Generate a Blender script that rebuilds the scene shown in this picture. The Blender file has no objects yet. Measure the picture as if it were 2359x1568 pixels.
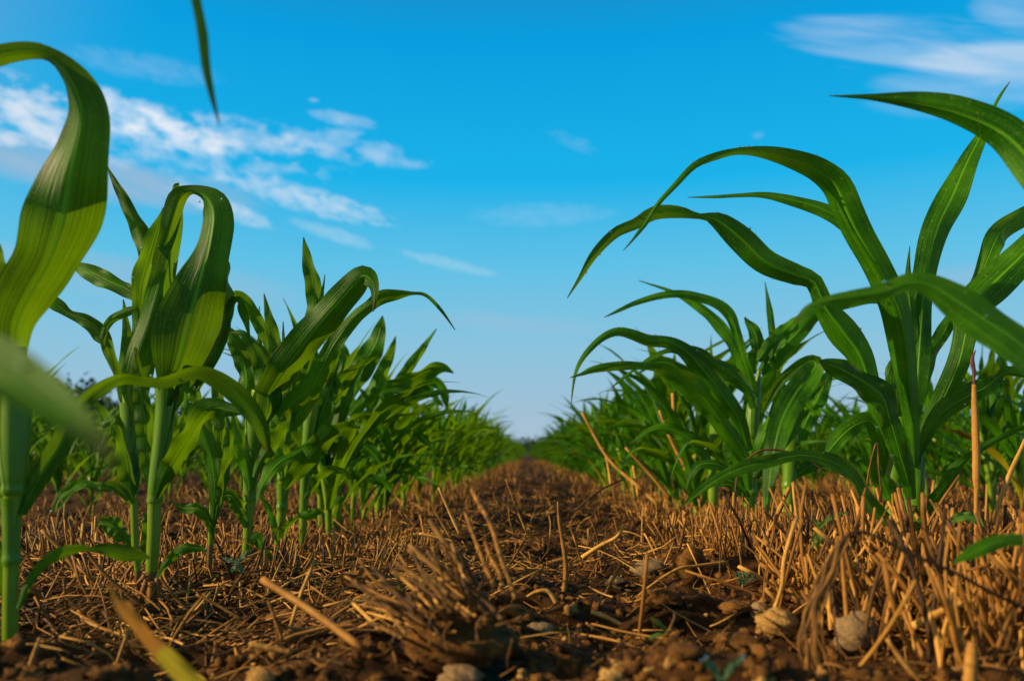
import bpy, math, random
import numpy as np
from mathutils import Vector, Matrix, Euler
random.seed(11)
rng = np.random.default_rng(11)
PI = math.pi
SC = bpy.context.scene
COL = SC.collection

# ------------------------------------------------------------------ camera
CAM_H, LENS = 0.13, 30.0
PITCH, YAW = math.radians(7.60), math.radians(1.06)
cam = bpy.data.objects.new('camera', bpy.data.cameras.new('camera'))
COL.objects.link(cam)
cam.location = (0, 0, CAM_H)
cam.rotation_euler = (PI / 2 + PITCH, 0, YAW)
cam.data.lens, cam.data.sensor_width = LENS, 36
cam.data.clip_start, cam.data.clip_end = 0.01, 6000
cam.data.dof.use_dof = True
cam.data.dof.focus_distance = 0.95
cam.data.dof.aperture_fstop = 6.5
SC.camera = cam
FPX = LENS / 36 * 2358                      # focal length in the pixels of a 2358 px wide view
RM = Euler((PI / 2 + PITCH, 0, YAW)).to_matrix()
def ray(x, y):
    return RM @ Vector(((x - 1179) / FPX, (784 - y) / FPX, -1.0))
def at(x, y, Y):                            # the point seen at pixel x, y that stands Y metres down the field
    d = ray(x, y)
    t = Y / d.y
    return np.array((d.x * t, Y, CAM_H + d.z * t))

# ------------------------------------------------------------------ world and sun
SUN_EL, SUN_BACK = math.radians(25), math.radians(13)
sunv = Vector((-math.cos(SUN_BACK) * math.cos(SUN_EL), -math.sin(SUN_BACK) * math.cos(SUN_EL), math.sin(SUN_EL)))
world = bpy.data.worlds.new('World')
SC.world = world
world.use_nodes = True
wt = world.node_tree
wt.nodes.clear()
SKY_STRENGTH = 0.1
EXPOSURE = 0.40                             # the photograph is exposed for the field, not for the sky
class NG:                                   # tiny helper for node graphs
    def __init__(s, tree): s.t = tree
    def n(s, kind, **kw):
        nd = s.t.nodes.new(kind)
        for k, v in kw.items(): setattr(nd, k, v)
        return nd
    def link(s, a, b): s.t.links.new(a, b)
    def m(s, op, a, b=None, c=None, clamp=False):
        nd = s.n('ShaderNodeMath', operation=op, use_clamp=clamp)
        for i, v in enumerate((a, b, c)):
            if v is None: continue
            if isinstance(v, (int, float)): nd.inputs[i].default_value = v
            else: s.link(v, nd.inputs[i])
        return nd.outputs[0]
    def mix(s, fac, a, b, blend='MIX'):
        nd = s.n('ShaderNodeMix', data_type='RGBA', blend_type=blend)
        for idx, v in ((0, fac), (6, a), (7, b)):
            if isinstance(v, (int, float)): nd.inputs[idx].default_value = v
            elif isinstance(v, (tuple, list)): nd.inputs[idx].default_value = (*v[:3], 1)
            else: s.link(v, nd.inputs[idx])
        return nd.outputs[2]
    def noise(s, vec, scale, detail=4, rough=.55, dist=0):
        nd = s.n('ShaderNodeTexNoise')
        nd.inputs['Scale'].default_value = scale
        nd.inputs['Detail'].default_value = detail
        nd.inputs['Roughness'].default_value = rough
        nd.inputs['Distortion'].default_value = dist
        if vec is not None: s.link(vec, nd.inputs['Vector'])
        return nd.outputs['Fac']
    def ramp(s, fac, stops, interp='LINEAR'):
        nd = s.n('ShaderNodeValToRGB')
        nd.color_ramp.interpolation = interp
        el = nd.color_ramp.elements
        while len(el) < len(stops): el.new(.5)
        for e, (p, c) in zip(el, stops):
            e.position = p
            e.color = (*c, 1) if len(c) == 3 else c
        s.link(fac, nd.inputs[0])
        return nd.outputs[0]
    def smooth(s, v, lo, hi):
        nd = s.n('ShaderNodeMapRange', interpolation_type='SMOOTHSTEP')
        nd.inputs[1].default_value, nd.inputs[2].default_value = lo, hi
        s.link(v, nd.inputs[0])
        return nd.outputs[0]
g = NG(wt)
tc = g.n('ShaderNodeTexCoord')
sep = g.n('ShaderNodeSeparateXYZ')
g.link(tc.outputs['Generated'], sep.inputs[0])
AZ = g.m('MULTIPLY', g.m('ARCTAN2', sep.outputs[0], sep.outputs[1]), 180 / PI)
EL = g.m('MULTIPLY', g.m('ARCSINE', sep.outputs[2]), 180 / PI)
sky = g.n('ShaderNodeTexSky', sky_type='NISHITA', sun_disc=False)
sky.sun_elevation = SUN_EL
sky.sun_rotation = math.atan2(sunv.x, sunv.y) % (2 * PI)
sky.air_density, sky.dust_density, sky.ozone_density = 1.0, 0.6, 3.0
grad = g.ramp(g.m('DIVIDE', EL, 60, clamp=True), [
    (0.0, (.42, .55, .68)), (2.5 / 60, (.36, .53, .67)), (7 / 60, (.26, .55, .73)), (12.5 / 60, (.115, .54, .80)),
    (18 / 60, (.008, .455, .83)), (27 / 60, (.0, .345, .75)), (36 / 60, (.02, .16, .32)), (1.0, (.03, .07, .11))])
gsc = g.n('ShaderNodeVectorMath', operation='SCALE')
g.link(grad, gsc.inputs[0]); gsc.inputs['Scale'].default_value = 1 / SKY_STRENGTH
col = g.mix(.97, sky.outputs[0], gsc.outputs[0])
# the pale warm glow of the sky around the low sun
sdot = g.n('ShaderNodeVectorMath', operation='DOT_PRODUCT')
g.link(tc.outputs['Generated'], sdot.inputs[0]); sdot.inputs[1].default_value = sunv
col = g.mix(g.smooth(sdot.outputs['Value'], .35, 1.0), col, tuple(c / SKY_STRENGTH for c in (.62, .48, .30)))
# clouds, laid out over the directions of the sky dome
def uvec(sx, sy, rot):
    c, s_ = math.cos(rot), math.sin(rot)
    cb = g.n('ShaderNodeCombineXYZ')
    g.link(g.m('MULTIPLY', g.m('ADD', g.m('MULTIPLY', AZ, c), g.m('MULTIPLY', EL, s_)), sx), cb.inputs[0])
    g.link(g.m('MULTIPLY', g.m('ADD', g.m('MULTIPLY', AZ, -s_), g.m('MULTIPLY', EL, c)), sy), cb.inputs[1])
    return cb.outputs[0]
puff = g.noise(uvec(.55, .95, math.radians(-6)), 1.0, 6, .5, .15)
fine = g.noise(uvec(.9, 2.0, math.radians(-12)), 1.0, 5, .6, .5)
streak = g.noise(uvec(.12, .9, math.radians(-16)), 1.0, 5, .55, .4)
def cloud(x, y, rx, ry, rot, tex, k, thr, gain, colour, amount):
    global col
    d = ray(x, y).normalized()
    a0, e0 = math.degrees(math.atan2(d.x, d.y)), math.degrees(math.asin(d.z))
    rx, ry = math.degrees(rx / FPX), math.degrees(ry / FPX)
    r = math.radians(rot)
    dx, dy = g.m('SUBTRACT', AZ, a0), g.m('SUBTRACT', EL, e0)
    u = g.m('DIVIDE', g.m('ADD', g.m('MULTIPLY', dx, math.cos(r)), g.m('MULTIPLY', dy, math.sin(r))), rx)
    v = g.m('DIVIDE', g.m('SUBTRACT', g.m('MULTIPLY', dy, math.cos(r)), g.m('MULTIPLY', dx, math.sin(r))), ry)
    m_ = g.m('SUBTRACT', 1.0, g.m('ADD', g.m('MULTIPLY', u, u), g.m('MULTIPLY', v, v)), clamp=True)
    dens = g.m('MULTIPLY', g.m('SUBTRACT', g.m('ADD', g.m('MULTIPLY', m_, .55), g.m('MULTIPLY', tex, k)), thr), gain, clamp=True)
    dens = g.m('MULTIPLY', g.m('MULTIPLY', dens, g.smooth(m_, 0, .4)), amount)
    col = g.mix(dens, col, tuple(c / SKY_STRENGTH for c in colour))
WHT, GRY = (.74, .81, .90), (.36, .50, .66)
cloud(200, 400, 420, 60, -4, streak, .8, .45, 2.0, GRY, .75)
cloud(330, 640, 420, 60, -3, streak, .8, .5, 1.6, GRY, .6)
cloud(1150, 740, 300, 30, -4, streak, .8, .55, 1.6, GRY, .4)
cloud(200, 300, 600, 80, -4, puff, 1.9, 1.18, 1.2, WHT, .6)
cloud(40, 265, 220, 90, 0, puff, 2.0, 1.16, 1.5, WHT, .8)
cloud(350, 285, 190, 50, -12, puff, 2.0, 1.05, 1.5, (.86, .9, .95), .85)
cloud(570, 318, 200, 46, -8, puff, 1.9, 1.06, 1.3, WHT, .7)
cloud(800, 338, 220, 44, -9, puff, 1.9, 1.1, 1.3, WHT, .45)
cloud(700, 458, 250, 36, -11, fine, 1.5, .82, 1.1, WHT, .8)
cloud(510, 478, 140, 26, -16, fine, 1.1, .62, 1.3, WHT, .8)
cloud(770, 540, 120, 20, -15, fine, .9, .5, 1.2, WHT, .4)
cloud(1030, 607, 140, 18, -12, fine, 1.2, .68, 1.1, WHT, .38)
cloud(790, 275, 95, 20, -6, fine, 1.0, .58, 1.2, WHT, .5)
cloud(722, 231, 16, 6, 0, fine, .6, .35, 1.2, WHT, .35)
cloud(1320, 330, 90, 22, -20, fine, 1.3, .85, 1.2, WHT, .15)
cloud(1250, 495, 200, 34, 0, fine, 1.1, .6, .9, WHT, .22)
cloud(330, 155, 190, 34, 0, fine, 1.1, .6, .9, WHT, .22)
cloud(2080, 105, 330, 66, -13, streak, 1.6, .95, 1.0, WHT, .58)
cloud(2330, 145, 230, 55, -10, streak, 1.6, .92, 1.0, WHT, .65)
cloud(2260, 190, 260, 70, -4, streak, 1.4, .7, .9, (.5, .66, .85), .7)
cloud(2345, 20, 110, 60, -25, streak, 1.5, .85, 1.0, WHT, .5)
cloud(1745, 312, 18, 10, 0, fine, .6, .35, 1.0, WHT, .2)
cloud(2230, 640, 200, 34, 2, streak, .7, .4, 1.3, GRY, .55)
bg = g.n('ShaderNodeBackground')
bg.inputs['Strength'].default_value = SKY_STRENGTH
gx = g.n('ShaderNodeVectorMath', operation='SCALE')
g.link(col, gx.inputs[0]); gx.inputs['Scale'].default_value = 2 ** -EXPOSURE
g.link(gx.outputs[0], bg.inputs['Color'])
wo = g.n('ShaderNodeOutputWorld')
g.link(bg.outputs[0], wo.inputs[0])

sl = bpy.data.lights.new('sun', 'SUN')
sl.energy, sl.angle, sl.color = 5.0, math.radians(.6), (1.0, .76, .42)
sun = bpy.data.objects.new('sun', sl)
COL.objects.link(sun)
sun.rotation_euler = sunv.to_track_quat('Z', 'Y').to_euler()
SC.view_settings.view_transform = 'Standard'
SC.view_settings.look = 'None'
SC.view_settings.exposure = EXPOSURE
SC.view_settings.gamma = 1.0
SC.cycles.max_bounces = 8
SC.cycles.transmission_bounces = 6
SC.cycles.transparent_max_bounces = 8

# ------------------------------------------------------------------ small tools
def hash2(ix, iy, seed):
    h = (ix.astype(np.int64) * 374761393 + iy.astype(np.int64) * 668265263 + seed * 1274126177) & 0x7fffffff
    h = ((h ^ (h >> 13)) * 1274126177) & 0x7fffffff
    return ((h ^ (h >> 16)) & 0xffff) / 65535.0
def vnoise(x, y, seed=0):
    x, y = np.asarray(x, float), np.asarray(y, float)
    ix, iy = np.floor(x), np.floor(y)
    fx, fy = x - ix, y - iy
    fx, fy = fx * fx * (3 - 2 * fx), fy * fy * (3 - 2 * fy)
    a, b = hash2(ix, iy, seed), hash2(ix + 1, iy, seed)
    c, d = hash2(ix, iy + 1, seed), hash2(ix + 1, iy + 1, seed)
    return (a + (b - a) * fx) * (1 - fy) + (c + (d - c) * fx) * fy - .5
def fbm(x, y, o=4, seed=0):
    r, a = 0, 1.0
    for i in range(o):
        r = r + a * vnoise(x * 2 ** i + i * 7.3, y * 2 ** i - i * 3.1, seed + i)
        a *= .5
    return r
def sstep(a, b, x):
    t = np.clip((x - a) / (b - a), 0, 1)
    return t * t * (3 - 2 * t)
def gz(x, y):                               # height of the soil
    x, y = np.asarray(x, float), np.asarray(y, float)
    z = -.02 * sstep(.7, 1.3, y)
    z = z + .012 * np.exp(-((x - .13) ** 2 / .008 + (y - .49) ** 2 / .003))
    z = z - .012 * np.exp(-((x - .08) ** 2 / .01 + (y - .80) ** 2 / .02))
    z = z + .018 * np.exp(-((x - .36) ** 2 / .02)) * (1 - sstep(1.0, 1.6, y)) * sstep(.35, .6, y)
    near = 1 - sstep(3, 9, y)
    z = z + near * (.034 * fbm(x * 9, y * 9, 3, 3) + .012 * fbm(x * 38, y * 38, 3, 9))
    z = z - near * .040 * np.exp(-((x + .31) ** 2 / .018 + (y - .72) ** 2 / .020))
    cl = vnoise(x * 62, y * 62, 21)
    z = z + near * .011 * np.clip(cl - .12, 0, 1)
    return z
def ground_at(x, y):                        # where the sight line through a pixel meets the soil
    d = ray(x, y)
    ys = np.geomspace(.32, 60, 4000)
    t = ys / d.y
    hit = np.nonzero(CAM_H + d.z * t <= gz(d.x * t, ys))[0]
    return float(ys[hit[0]]) if len(hit) else 60.0

class MB:                                   # collects quad grids, links them as one mesh object
    def __init__(s): s.v, s.f, s.uv, s.t, s.n = [], [], [], [], 0
    def grid(s, P, wrap=False, tint=.5, uv=None):
        n, m = P.shape[:2]
        if uv is None:
            uv = np.stack(np.meshgrid(np.linspace(0, 1, n), np.linspace(0, 1, m), indexing='ij')[::-1], -1)
        idx = np.arange(n * m).reshape(n, m) + s.n
        if wrap: idx = np.concatenate([idx, idx[:, :1]], 1)
        q = np.stack([idx[:-1, :-1], idx[:-1, 1:], idx[1:, 1:], idx[1:, :-1]], -1).reshape(-1, 4)
        s.v.append(P.reshape(-1, 3)); s.f.append(q); s.uv.append(uv.reshape(-1, 2))
        s.t.append(np.broadcast_to(np.asarray(tint, float), (n * m,)) if np.ndim(tint) < 2 else np.asarray(tint).reshape(-1))
        s.n += n * m
        return s
    def raw(s, V, Q, UV, T):
        s.v.append(V); s.f.append(Q + s.n); s.uv.append(UV); s.t.append(T); s.n += len(V)
    def arrays(s):
        return np.concatenate(s.v), np.concatenate(s.f), np.concatenate(s.uv), np.concatenate(s.t)
    def mesh(s, name, mats):
        V, Q, UV, T = s.arrays()
        me = bpy.data.meshes.new(name)
        me.vertices.add(len(V)); me.vertices.foreach_set('co', V.astype(np.float32).ravel())
        me.loops.add(Q.size); me.loops.foreach_set('vertex_index', Q.astype(np.int32).ravel())
        me.polygons.add(len(Q)); me.polygons.foreach_set('loop_start', np.arange(0, Q.size, 4, dtype=np.int32))
        me.polygons.foreach_set('use_smooth', np.ones(len(Q), bool))
        ul = me.uv_layers.new(name='UVMap')
        ul.data.foreach_set('uv', UV[Q.ravel()].astype(np.float32).ravel())
        at_ = me.attributes.new('tint', 'FLOAT', 'POINT')
        at_.data.foreach_set('value', T.astype(np.float32))
        me.update(calc_edges=True)
        me.materials.append(mats)
        return me
    def build(s, name, mat, parent=None, loc=None):
        o = bpy.data.objects.new(name, s.mesh(name, mat))
        COL.objects.link(o)
        if parent is not None: o.parent = parent
        if loc is not None: o.location = loc
        return o
def tag(o, label=None, cat=None, group=None, kind=None):
    for k, v in (('label', label), ('category', cat), ('group', group), ('kind', kind)):
        if v: o[k] = v
    return o
def empty(name, loc, label, cat, group=None):
    o = bpy.data.objects.new(name, None)
    COL.objects.link(o)
    o.location = loc
    o.empty_display_size = .02
    return tag(o, label, cat, group)
def unit(a): return a / np.maximum(np.linalg.norm(a, axis=-1, keepdims=True), 1e-9)
def catmull(P, per=7):
    P = np.asarray(P, float)
    Q = np.vstack([2 * P[0] - P[1], P, 2 * P[-1] - P[-2]])
    out = []
    for i in range(1, len(Q) - 2):
        p0, p1, p2, p3 = Q[i - 1], Q[i], Q[i + 1], Q[i + 2]
        for t in np.linspace(0, 1, per, endpoint=False):
            out.append(.5 * (2 * p1 + (p2 - p0) * t + (2 * p0 - 5 * p1 + 4 * p2 - p3) * t * t + (3 * p1 - p0 - 3 * p2 + p3) * t ** 3))
    out.append(Q[-2])
    return np.array(out)
def tube(mb, C, Rr, sides=8, tint=.5, flat=1.0):
    C = np.asarray(C, float); n = len(C)
    Rr = np.broadcast_to(np.asarray(Rr, float), (n,))
    T = unit(np.gradient(C, axis=0))
    ref = np.array((.31, .9, .29))
    A = unit(np.cross(T, ref)); B = np.cross(T, A)
    an = np.linspace(0, 2 * PI, sides, endpoint=False)
    ring = A[:, None] * np.cos(an)[None, :, None] + flat * B[:, None] * np.sin(an)[None, :, None]
    P = C[:, None] + ring * Rr[:, None, None]
    P = np.concatenate([np.repeat(C[:1, None], sides, 1), P, np.repeat(C[-1:, None], sides, 1)])
    return mb.grid(P, True, tint)
def straws(mb, P0, P1, rad, bend, tint, sides=6, seg=4, taper=.75):   # many straws at once
    N = len(P0)
    t = np.linspace(0, 1, seg)
    C = P0[:, None] + (P1 - P0)[:, None] * t[None, :, None] + bend[:, None] * (4 * t * (1 - t))[None, :, None]
    T = unit(P1 - P0)
    A = unit(np.cross(T, np.array((.31, .9, .29)))); B = np.cross(T, A)
    an = np.linspace(0, 2 * PI, sides, endpoint=False)
    ring = A[:, None] * np.cos(an)[None, :, None] + B[:, None] * np.sin(an)[None, :, None]
    rr = rad[:, None] * (1 - (1 - taper) * t)[None]
    rr = rr * (1 + .10 * rng.standard_normal((N, seg)))
    P = C[:, :, None] + ring[:, None] * rr[:, :, None, None]
    tip = np.repeat(C[:, -1:, None] - T[:, None, None] * rad[:, None, None, None] * .5, sides, 2)   # hollow cut end
    P = np.concatenate([P, tip], 1)
    n, m = seg + 1, sides
    idx = np.arange(n * m).reshape(n, m); idx = np.concatenate([idx, idx[:, :1]], 1)
    q = np.stack([idx[:-1, :-1], idx[:-1, 1:], idx[1:, 1:], idx[1:, :-1]], -1).reshape(-1, 4)
    Q = (q[None] + (np.arange(N) * n * m)[:, None, None]).reshape(-1, 4)
    uv = np.stack(np.meshgrid(np.linspace(0, 1, n), np.linspace(0, 1, m), indexing='ij')[::-1], -1).reshape(-1, 2)
    mb.raw(P.reshape(-1, 3), Q, np.tile(uv, (N, 1)), np.repeat(tint, n * m))

# ------------------------------------------------------------------ materials
def material(name):
    m_ = bpy.data.materials.new(name)
    m_.use_nodes = True
    m_.node_tree.nodes.clear()
    return m_, NG(m_.node_tree)
def finish(q, shader, disp=None):
    o = q.n('ShaderNodeOutputMaterial')
    q.link(shader, o.inputs[0])
def principled(q, colour, rough=.6, spec=.3, normal=None, **kw):
    p = q.n('ShaderNodeBsdfPrincipled')
    if isinstance(colour, (tuple, list)): p.inputs['Base Color'].default_value = (*colour, 1)
    else: q.link(colour, p.inputs['Base Color'])
    if isinstance(rough, (int, float)): p.inputs['Roughness'].default_value = rough
    else: q.link(rough, p.inputs['Roughness'])
    p.inputs['Specular IOR Level'].default_value = spec
    if normal is not None: q.link(normal, p.inputs['Normal'])
    for k, v in kw.items(): p.inputs[k].default_value = v
    return p.outputs[0]
def bump(q, h, strength, dist):
    b = q.n('ShaderNodeBump')
    b.inputs['Strength'].default_value, b.inputs['Distance'].default_value = strength, dist
    q.link(h, b.inputs['Height'])
    return b.outputs[0]
def leaf_material(name, dark, light, trans, amount, rough=.42, tip=(.10, .055, .02), tip_at=.95):
    m_, q = material(name)
    uvn = q.n('ShaderNodeUVMap'); uvn.uv_map = 'UVMap'
    sp = q.n('ShaderNodeSeparateXYZ'); q.link(uvn.outputs[0], sp.inputs[0])
    oi = q.n('ShaderNodeObjectInfo')
    geo = q.n('ShaderNodeTexCoord')
    at_ = q.n('ShaderNodeAttribute', attribute_name='tint')
    cb = q.n('ShaderNodeCombineXYZ')
    q.link(q.m('MULTIPLY', sp.outputs[0], 26), cb.inputs[0])
    q.link(q.m('MULTIPLY', sp.outputs[1], 1.6), cb.inputs[1])
    q.link(q.m('MULTIPLY', oi.outputs['Random'], 40), cb.inputs[2])
    vein = q.noise(cb.outputs[0], 1.0, 3, .6)
    blot = q.noise(geo.outputs['Object'], 17, 4, .6)
    spk = q.noise(geo.outputs['Object'], 420, 2, .5)
    mid = q.m('SUBTRACT', 1, q.smooth(q.m('ABSOLUTE', q.m('SUBTRACT', sp.outputs[0], .5)), .012, .055))
    f = q.m('ADD', q.m('MULTIPLY', q.smooth(vein, .36, .66), .42), q.m('MULTIPLY', q.smooth(blot, .36, .66), .58))
    f = q.m('ADD', f, q.m('MULTIPLY', q.m('SUBTRACT', at_.outputs['Fac'], .5), .7), clamp=True)
    c = q.mix(f, dark, light)
    c = q.mix(q.m('MULTIPLY', mid, .7), c, tuple(min(1, x * 1.7 + .01) for x in light))
    c = q.mix(q.m('MULTIPLY', q.smooth(spk, .63, .72), .45), c, (.30, .34, .10))
    tipf = q.m('MULTIPLY', q.smooth(q.m('ADD', sp.outputs[1], q.m('MULTIPLY', q.m('SUBTRACT', blot, .5), .08)), tip_at, tip_at + .05), .8)
    c = q.mix(tipf, c, tip)
    nrm = bump(q, q.m('ADD', q.m('MULTIPLY', vein, 1.0), q.m('MULTIPLY', mid, -.6)), .55, .0015)
    p = principled(q, c, rough, .15, nrm)
    t = q.n('ShaderNodeBsdfTranslucent')
    tcx = q.mix(f, tuple(x * .7 for x in trans), trans)
    tcx = q.mix(q.m('MULTIPLY', mid, .6), tcx, tuple(x * .45 for x in trans))
    tcx = q.mix(tipf, tcx, (.10, .06, .02))
    q.link(tcx, t.inputs['Color']); q.link(nrm, t.inputs['Normal'])
    mx = q.n('ShaderNodeMixShader'); mx.inputs[0].default_value = amount
    q.link(p, mx.inputs[1]); q.link(t.outputs[0], mx.inputs[2])
    finish(q, mx.outputs[0])
    return m_
M_LEAF = leaf_material('corn_leaf', (.004, .052, .001), (.070, .245, .004), (.20, .40, .003), .38)
M_FAR = leaf_material('corn_leaf_far', (.006, .058, .002), (.068, .235, .006), (.20, .38, .006), .37)
M_DRYLEAF = leaf_material('drying_leaf', (.20, .17, .004), (.42, .36, .006), (.60, .46, .008), .4, .6, (.34, .12, .015), .45)
M_YELLOW = leaf_material('painted_sun_leaf', (.012, .055, .001), (.17, .21, .001), (.50, .50, .002), .5)  # sun shining through a blade, painted in as a yellower leaf colour
M_WEED = leaf_material('weed_leaf', (.05, .14, .02), (.14, .28, .04), (.25, .4, .04), .3)
M_BLUEWEED = leaf_material('blue_weed_leaf', (.035, .10, .045), (.10, .20, .10), (.14, .28, .12), .25, .5, (.1, .2, .1), 1.2)

def stalk_material(name, dark, light):
    m_, q = material(name)
    uvn = q.n('ShaderNodeUVMap'); uvn.uv_map = 'UVMap'
    sp = q.n('ShaderNodeSeparateXYZ'); q.link(uvn.outputs[0], sp.inputs[0])
    geo = q.n('ShaderNodeTexCoord')
    cb = q.n('ShaderNodeCombineXYZ')
    q.link(q.m('MULTIPLY', sp.outputs[0], 34), cb.inputs[0]); q.link(q.m('MULTIPLY', sp.outputs[1], 2), cb.inputs[1])
    st = q.noise(cb.outputs[0], 1, 3, .6)
    bl = q.noise(geo.outputs['Object'], 40, 3, .6)
    c = q.mix(q.m('ADD', q.m('MULTIPLY', st, .7), q.m('MULTIPLY', bl, .5), clamp=True), dark, light)
    at_ = q.n('ShaderNodeAttribute', attribute_name='tint')
    c = q.mix(q.smooth(at_.outputs['Fac'], .9, 1.0), c, (.16, .09, .03))
    nrm = bump(q, st, .3, .0008)
    p = principled(q, c, .4, .4, nrm)
    t = q.n('ShaderNodeBsdfTranslucent'); t.inputs['Color'].default_value = (.25, .36, .02, 1)
    mx = q.n('ShaderNodeMixShader'); mx.inputs[0].default_value = .16
    q.link(p, mx.inputs[1]); q.link(t.outputs[0], mx.inputs[2])
    finish(q, mx.outputs[0])
    return m_
M_STALK = stalk_material('corn_stalk', (.065, .16, .003), (.21, .34, .006))
M_SHEATH = stalk_material('corn_sheath', (.020, .095, .002), (.13, .30, .005))

def fibre_material(name, dark, mid, light, rough=.65):
    m_, q = material(name)
    uvn = q.n('ShaderNodeUVMap'); uvn.uv_map = 'UVMap'
    sp = q.n('ShaderNodeSeparateXYZ'); q.link(uvn.outputs[0], sp.inputs[0])
    at_ = q.n('ShaderNodeAttribute', attribute_name='tint')
    oi = q.n('ShaderNodeObjectInfo')
    geo = q.n('ShaderNodeTexCoord')
    cb = q.n('ShaderNodeCombineXYZ')
    q.link(q.m('MULTIPLY', sp.outputs[0], 12), cb.inputs[0]); q.link(q.m('MULTIPLY', sp.outputs[1], 2.5), cb.inputs[1])
    q.link(q.m('MULTIPLY', at_.outputs['Fac'], 60), cb.inputs[2])
    st = q.noise(cb.outputs[0], 1, 4, .65)
    bl = q.noise(geo.outputs['Object'], 170, 4, .6)
    f = q.m('ADD', q.m('ADD', q.m('MULTIPLY', st, .35), q.m('MULTIPLY', bl, .35)), q.m('MULTIPLY', q.m('SUBTRACT', at_.outputs['Fac'], .35), .9), clamp=True)
    c = q.ramp(f, [(.0, dark), (.45, mid), (1, light)])
    nrm = bump(q, q.m('ADD', st, bl), .5, .0008)
    finish(q, principled(q, c, rough, .3, nrm))
    return m_
M_STRAW = fibre_material('straw', (.022, .009, .002), (.27, .115, .016), (.68, .36, .075))
M_DARKSTRAW = fibre_material('weathered_straw', (.014, .007, .002), (.11, .050, .012), (.36, .18, .045), .75)
M_TIP = fibre_material('purple_husk', (.02, .006, .012), (.09, .028, .035), (.20, .075, .06))
M_ROOT = fibre_material('root', (.05, .020, .005), (.22, .095, .018), (.40, .19, .045))

def soil_material():
    m_, q = material('soil')
    geo = q.n('ShaderNodeNewGeometry')
    a = q.noise(geo.outputs['Position'], 14, 6, .65)
    b = q.noise(geo.outputs['Position'], 120, 5, .65)
    d = q.noise(geo.outputs['Position'], 700, 3, .6)
    c = q.ramp(q.m('ADD', q.m('MULTIPLY', a, .5), q.m('MULTIPLY', b, .5)), [(.34, (.012, .005, .0015)), (.52, (.050, .020, .004)), (.72, (.19, .082, .016))])
    c = q.mix(q.m('MULTIPLY', q.smooth(d, .6, .75), .5), c, (.32, .16, .04))
    nrm = bump(q, q.m('ADD', q.m('MULTIPLY', b, 1), q.m('MULTIPLY', d, .4)), .9, .004)
    finish(q, principled(q, c, .9, .15, nrm))
    return m_
M_SOIL = soil_material()
def clod_material(name, dark, light):
    m_, q = material(name)
    geo = q.n('ShaderNodeNewGeometry')
    at_ = q.n('ShaderNodeAttribute', attribute_name='tint')
    b = q.noise(geo.outputs['Position'], 90, 6, .7)
    d = q.noise(geo.outputs['Position'], 520, 4, .65)
    c = q.mix(q.m('ADD', q.m('MULTIPLY', q.smooth(b, .3, .7), .6), q.m('MULTIPLY', q.m('SUBTRACT', at_.outputs['Fac'], .4), .7), clamp=True), dark, light)
    c = q.mix(q.m('MULTIPLY', q.smooth(d, .52, .7), .5), c, tuple(x * .35 for x in dark))
    nrm = bump(q, q.m('ADD', b, q.m('MULTIPLY', d, .5)), .8, .003)
    finish(q, principled(q, c, .88, .2, nrm))
    return m_
M_CLOD = clod_material('soil_clod', (.030, .012, .0025), (.26, .115, .022))
M_STONE = clod_material('fieldstone', (.20, .10, .03), (.50, .29, .085))
M_GREY = clod_material('grey_fieldstone', (.11, .07, .035), (.32, .21, .105))
def dew_material():
    m_, q = material('dew')
    finish(q, principled(q, (.95, 1, 1), .03, .5, None, **{'Transmission Weight': 1.0, 'IOR': 1.33}))
    return m_
M_DEW = dew_material()
def wood_material():
    m_, q = material('woodland_foliage')
    geo = q.n('ShaderNodeNewGeometry')
    at_ = q.n('ShaderNodeAttribute', attribute_name='tint')
    c = q.mix(at_.outputs['Fac'], (.020, .055, .030), (.06, .12, .06))
    finish(q, principled(q, c, .8, .1))
    return m_
M_WOOD = wood_material()
def bark_material():
    m_, q = material('bark')
    geo = q.n('ShaderNodeNewGeometry')
    c = q.mix(q.noise(geo.outputs['Position'], 3, 4), (.04, .03, .02), (.10, .075, .05))
    finish(q, principled(q, c, .9, .1))
    return m_
M_BARK = bark_material()

# ------------------------------------------------------------------ the soil, out to the horizon
def build_field():
    ys = np.concatenate([np.linspace(-.6, .28, 30), np.linspace(.29, 1.6, 360), np.geomspace(1.605, 9, 200), np.geomspace(9.2, 5000, 70)])
    t = np.linspace(-1, 1, 420)
    hw = .55 + .72 * np.maximum(ys, 0) + 60 * sstep(8, 400, ys) * (ys > 8)
    X = t[None, :] * hw[:, None]
    Y = np.repeat(ys[:, None], len(t), 1)
    P = np.stack([X, Y, gz(X, Y)], -1)
    mb = MB(); mb.grid(P)
    o = mb.build('field', M_SOIL)
    tag(o, 'brown tilled soil of the corn field', None, None, 'structure')
build_field()

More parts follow.
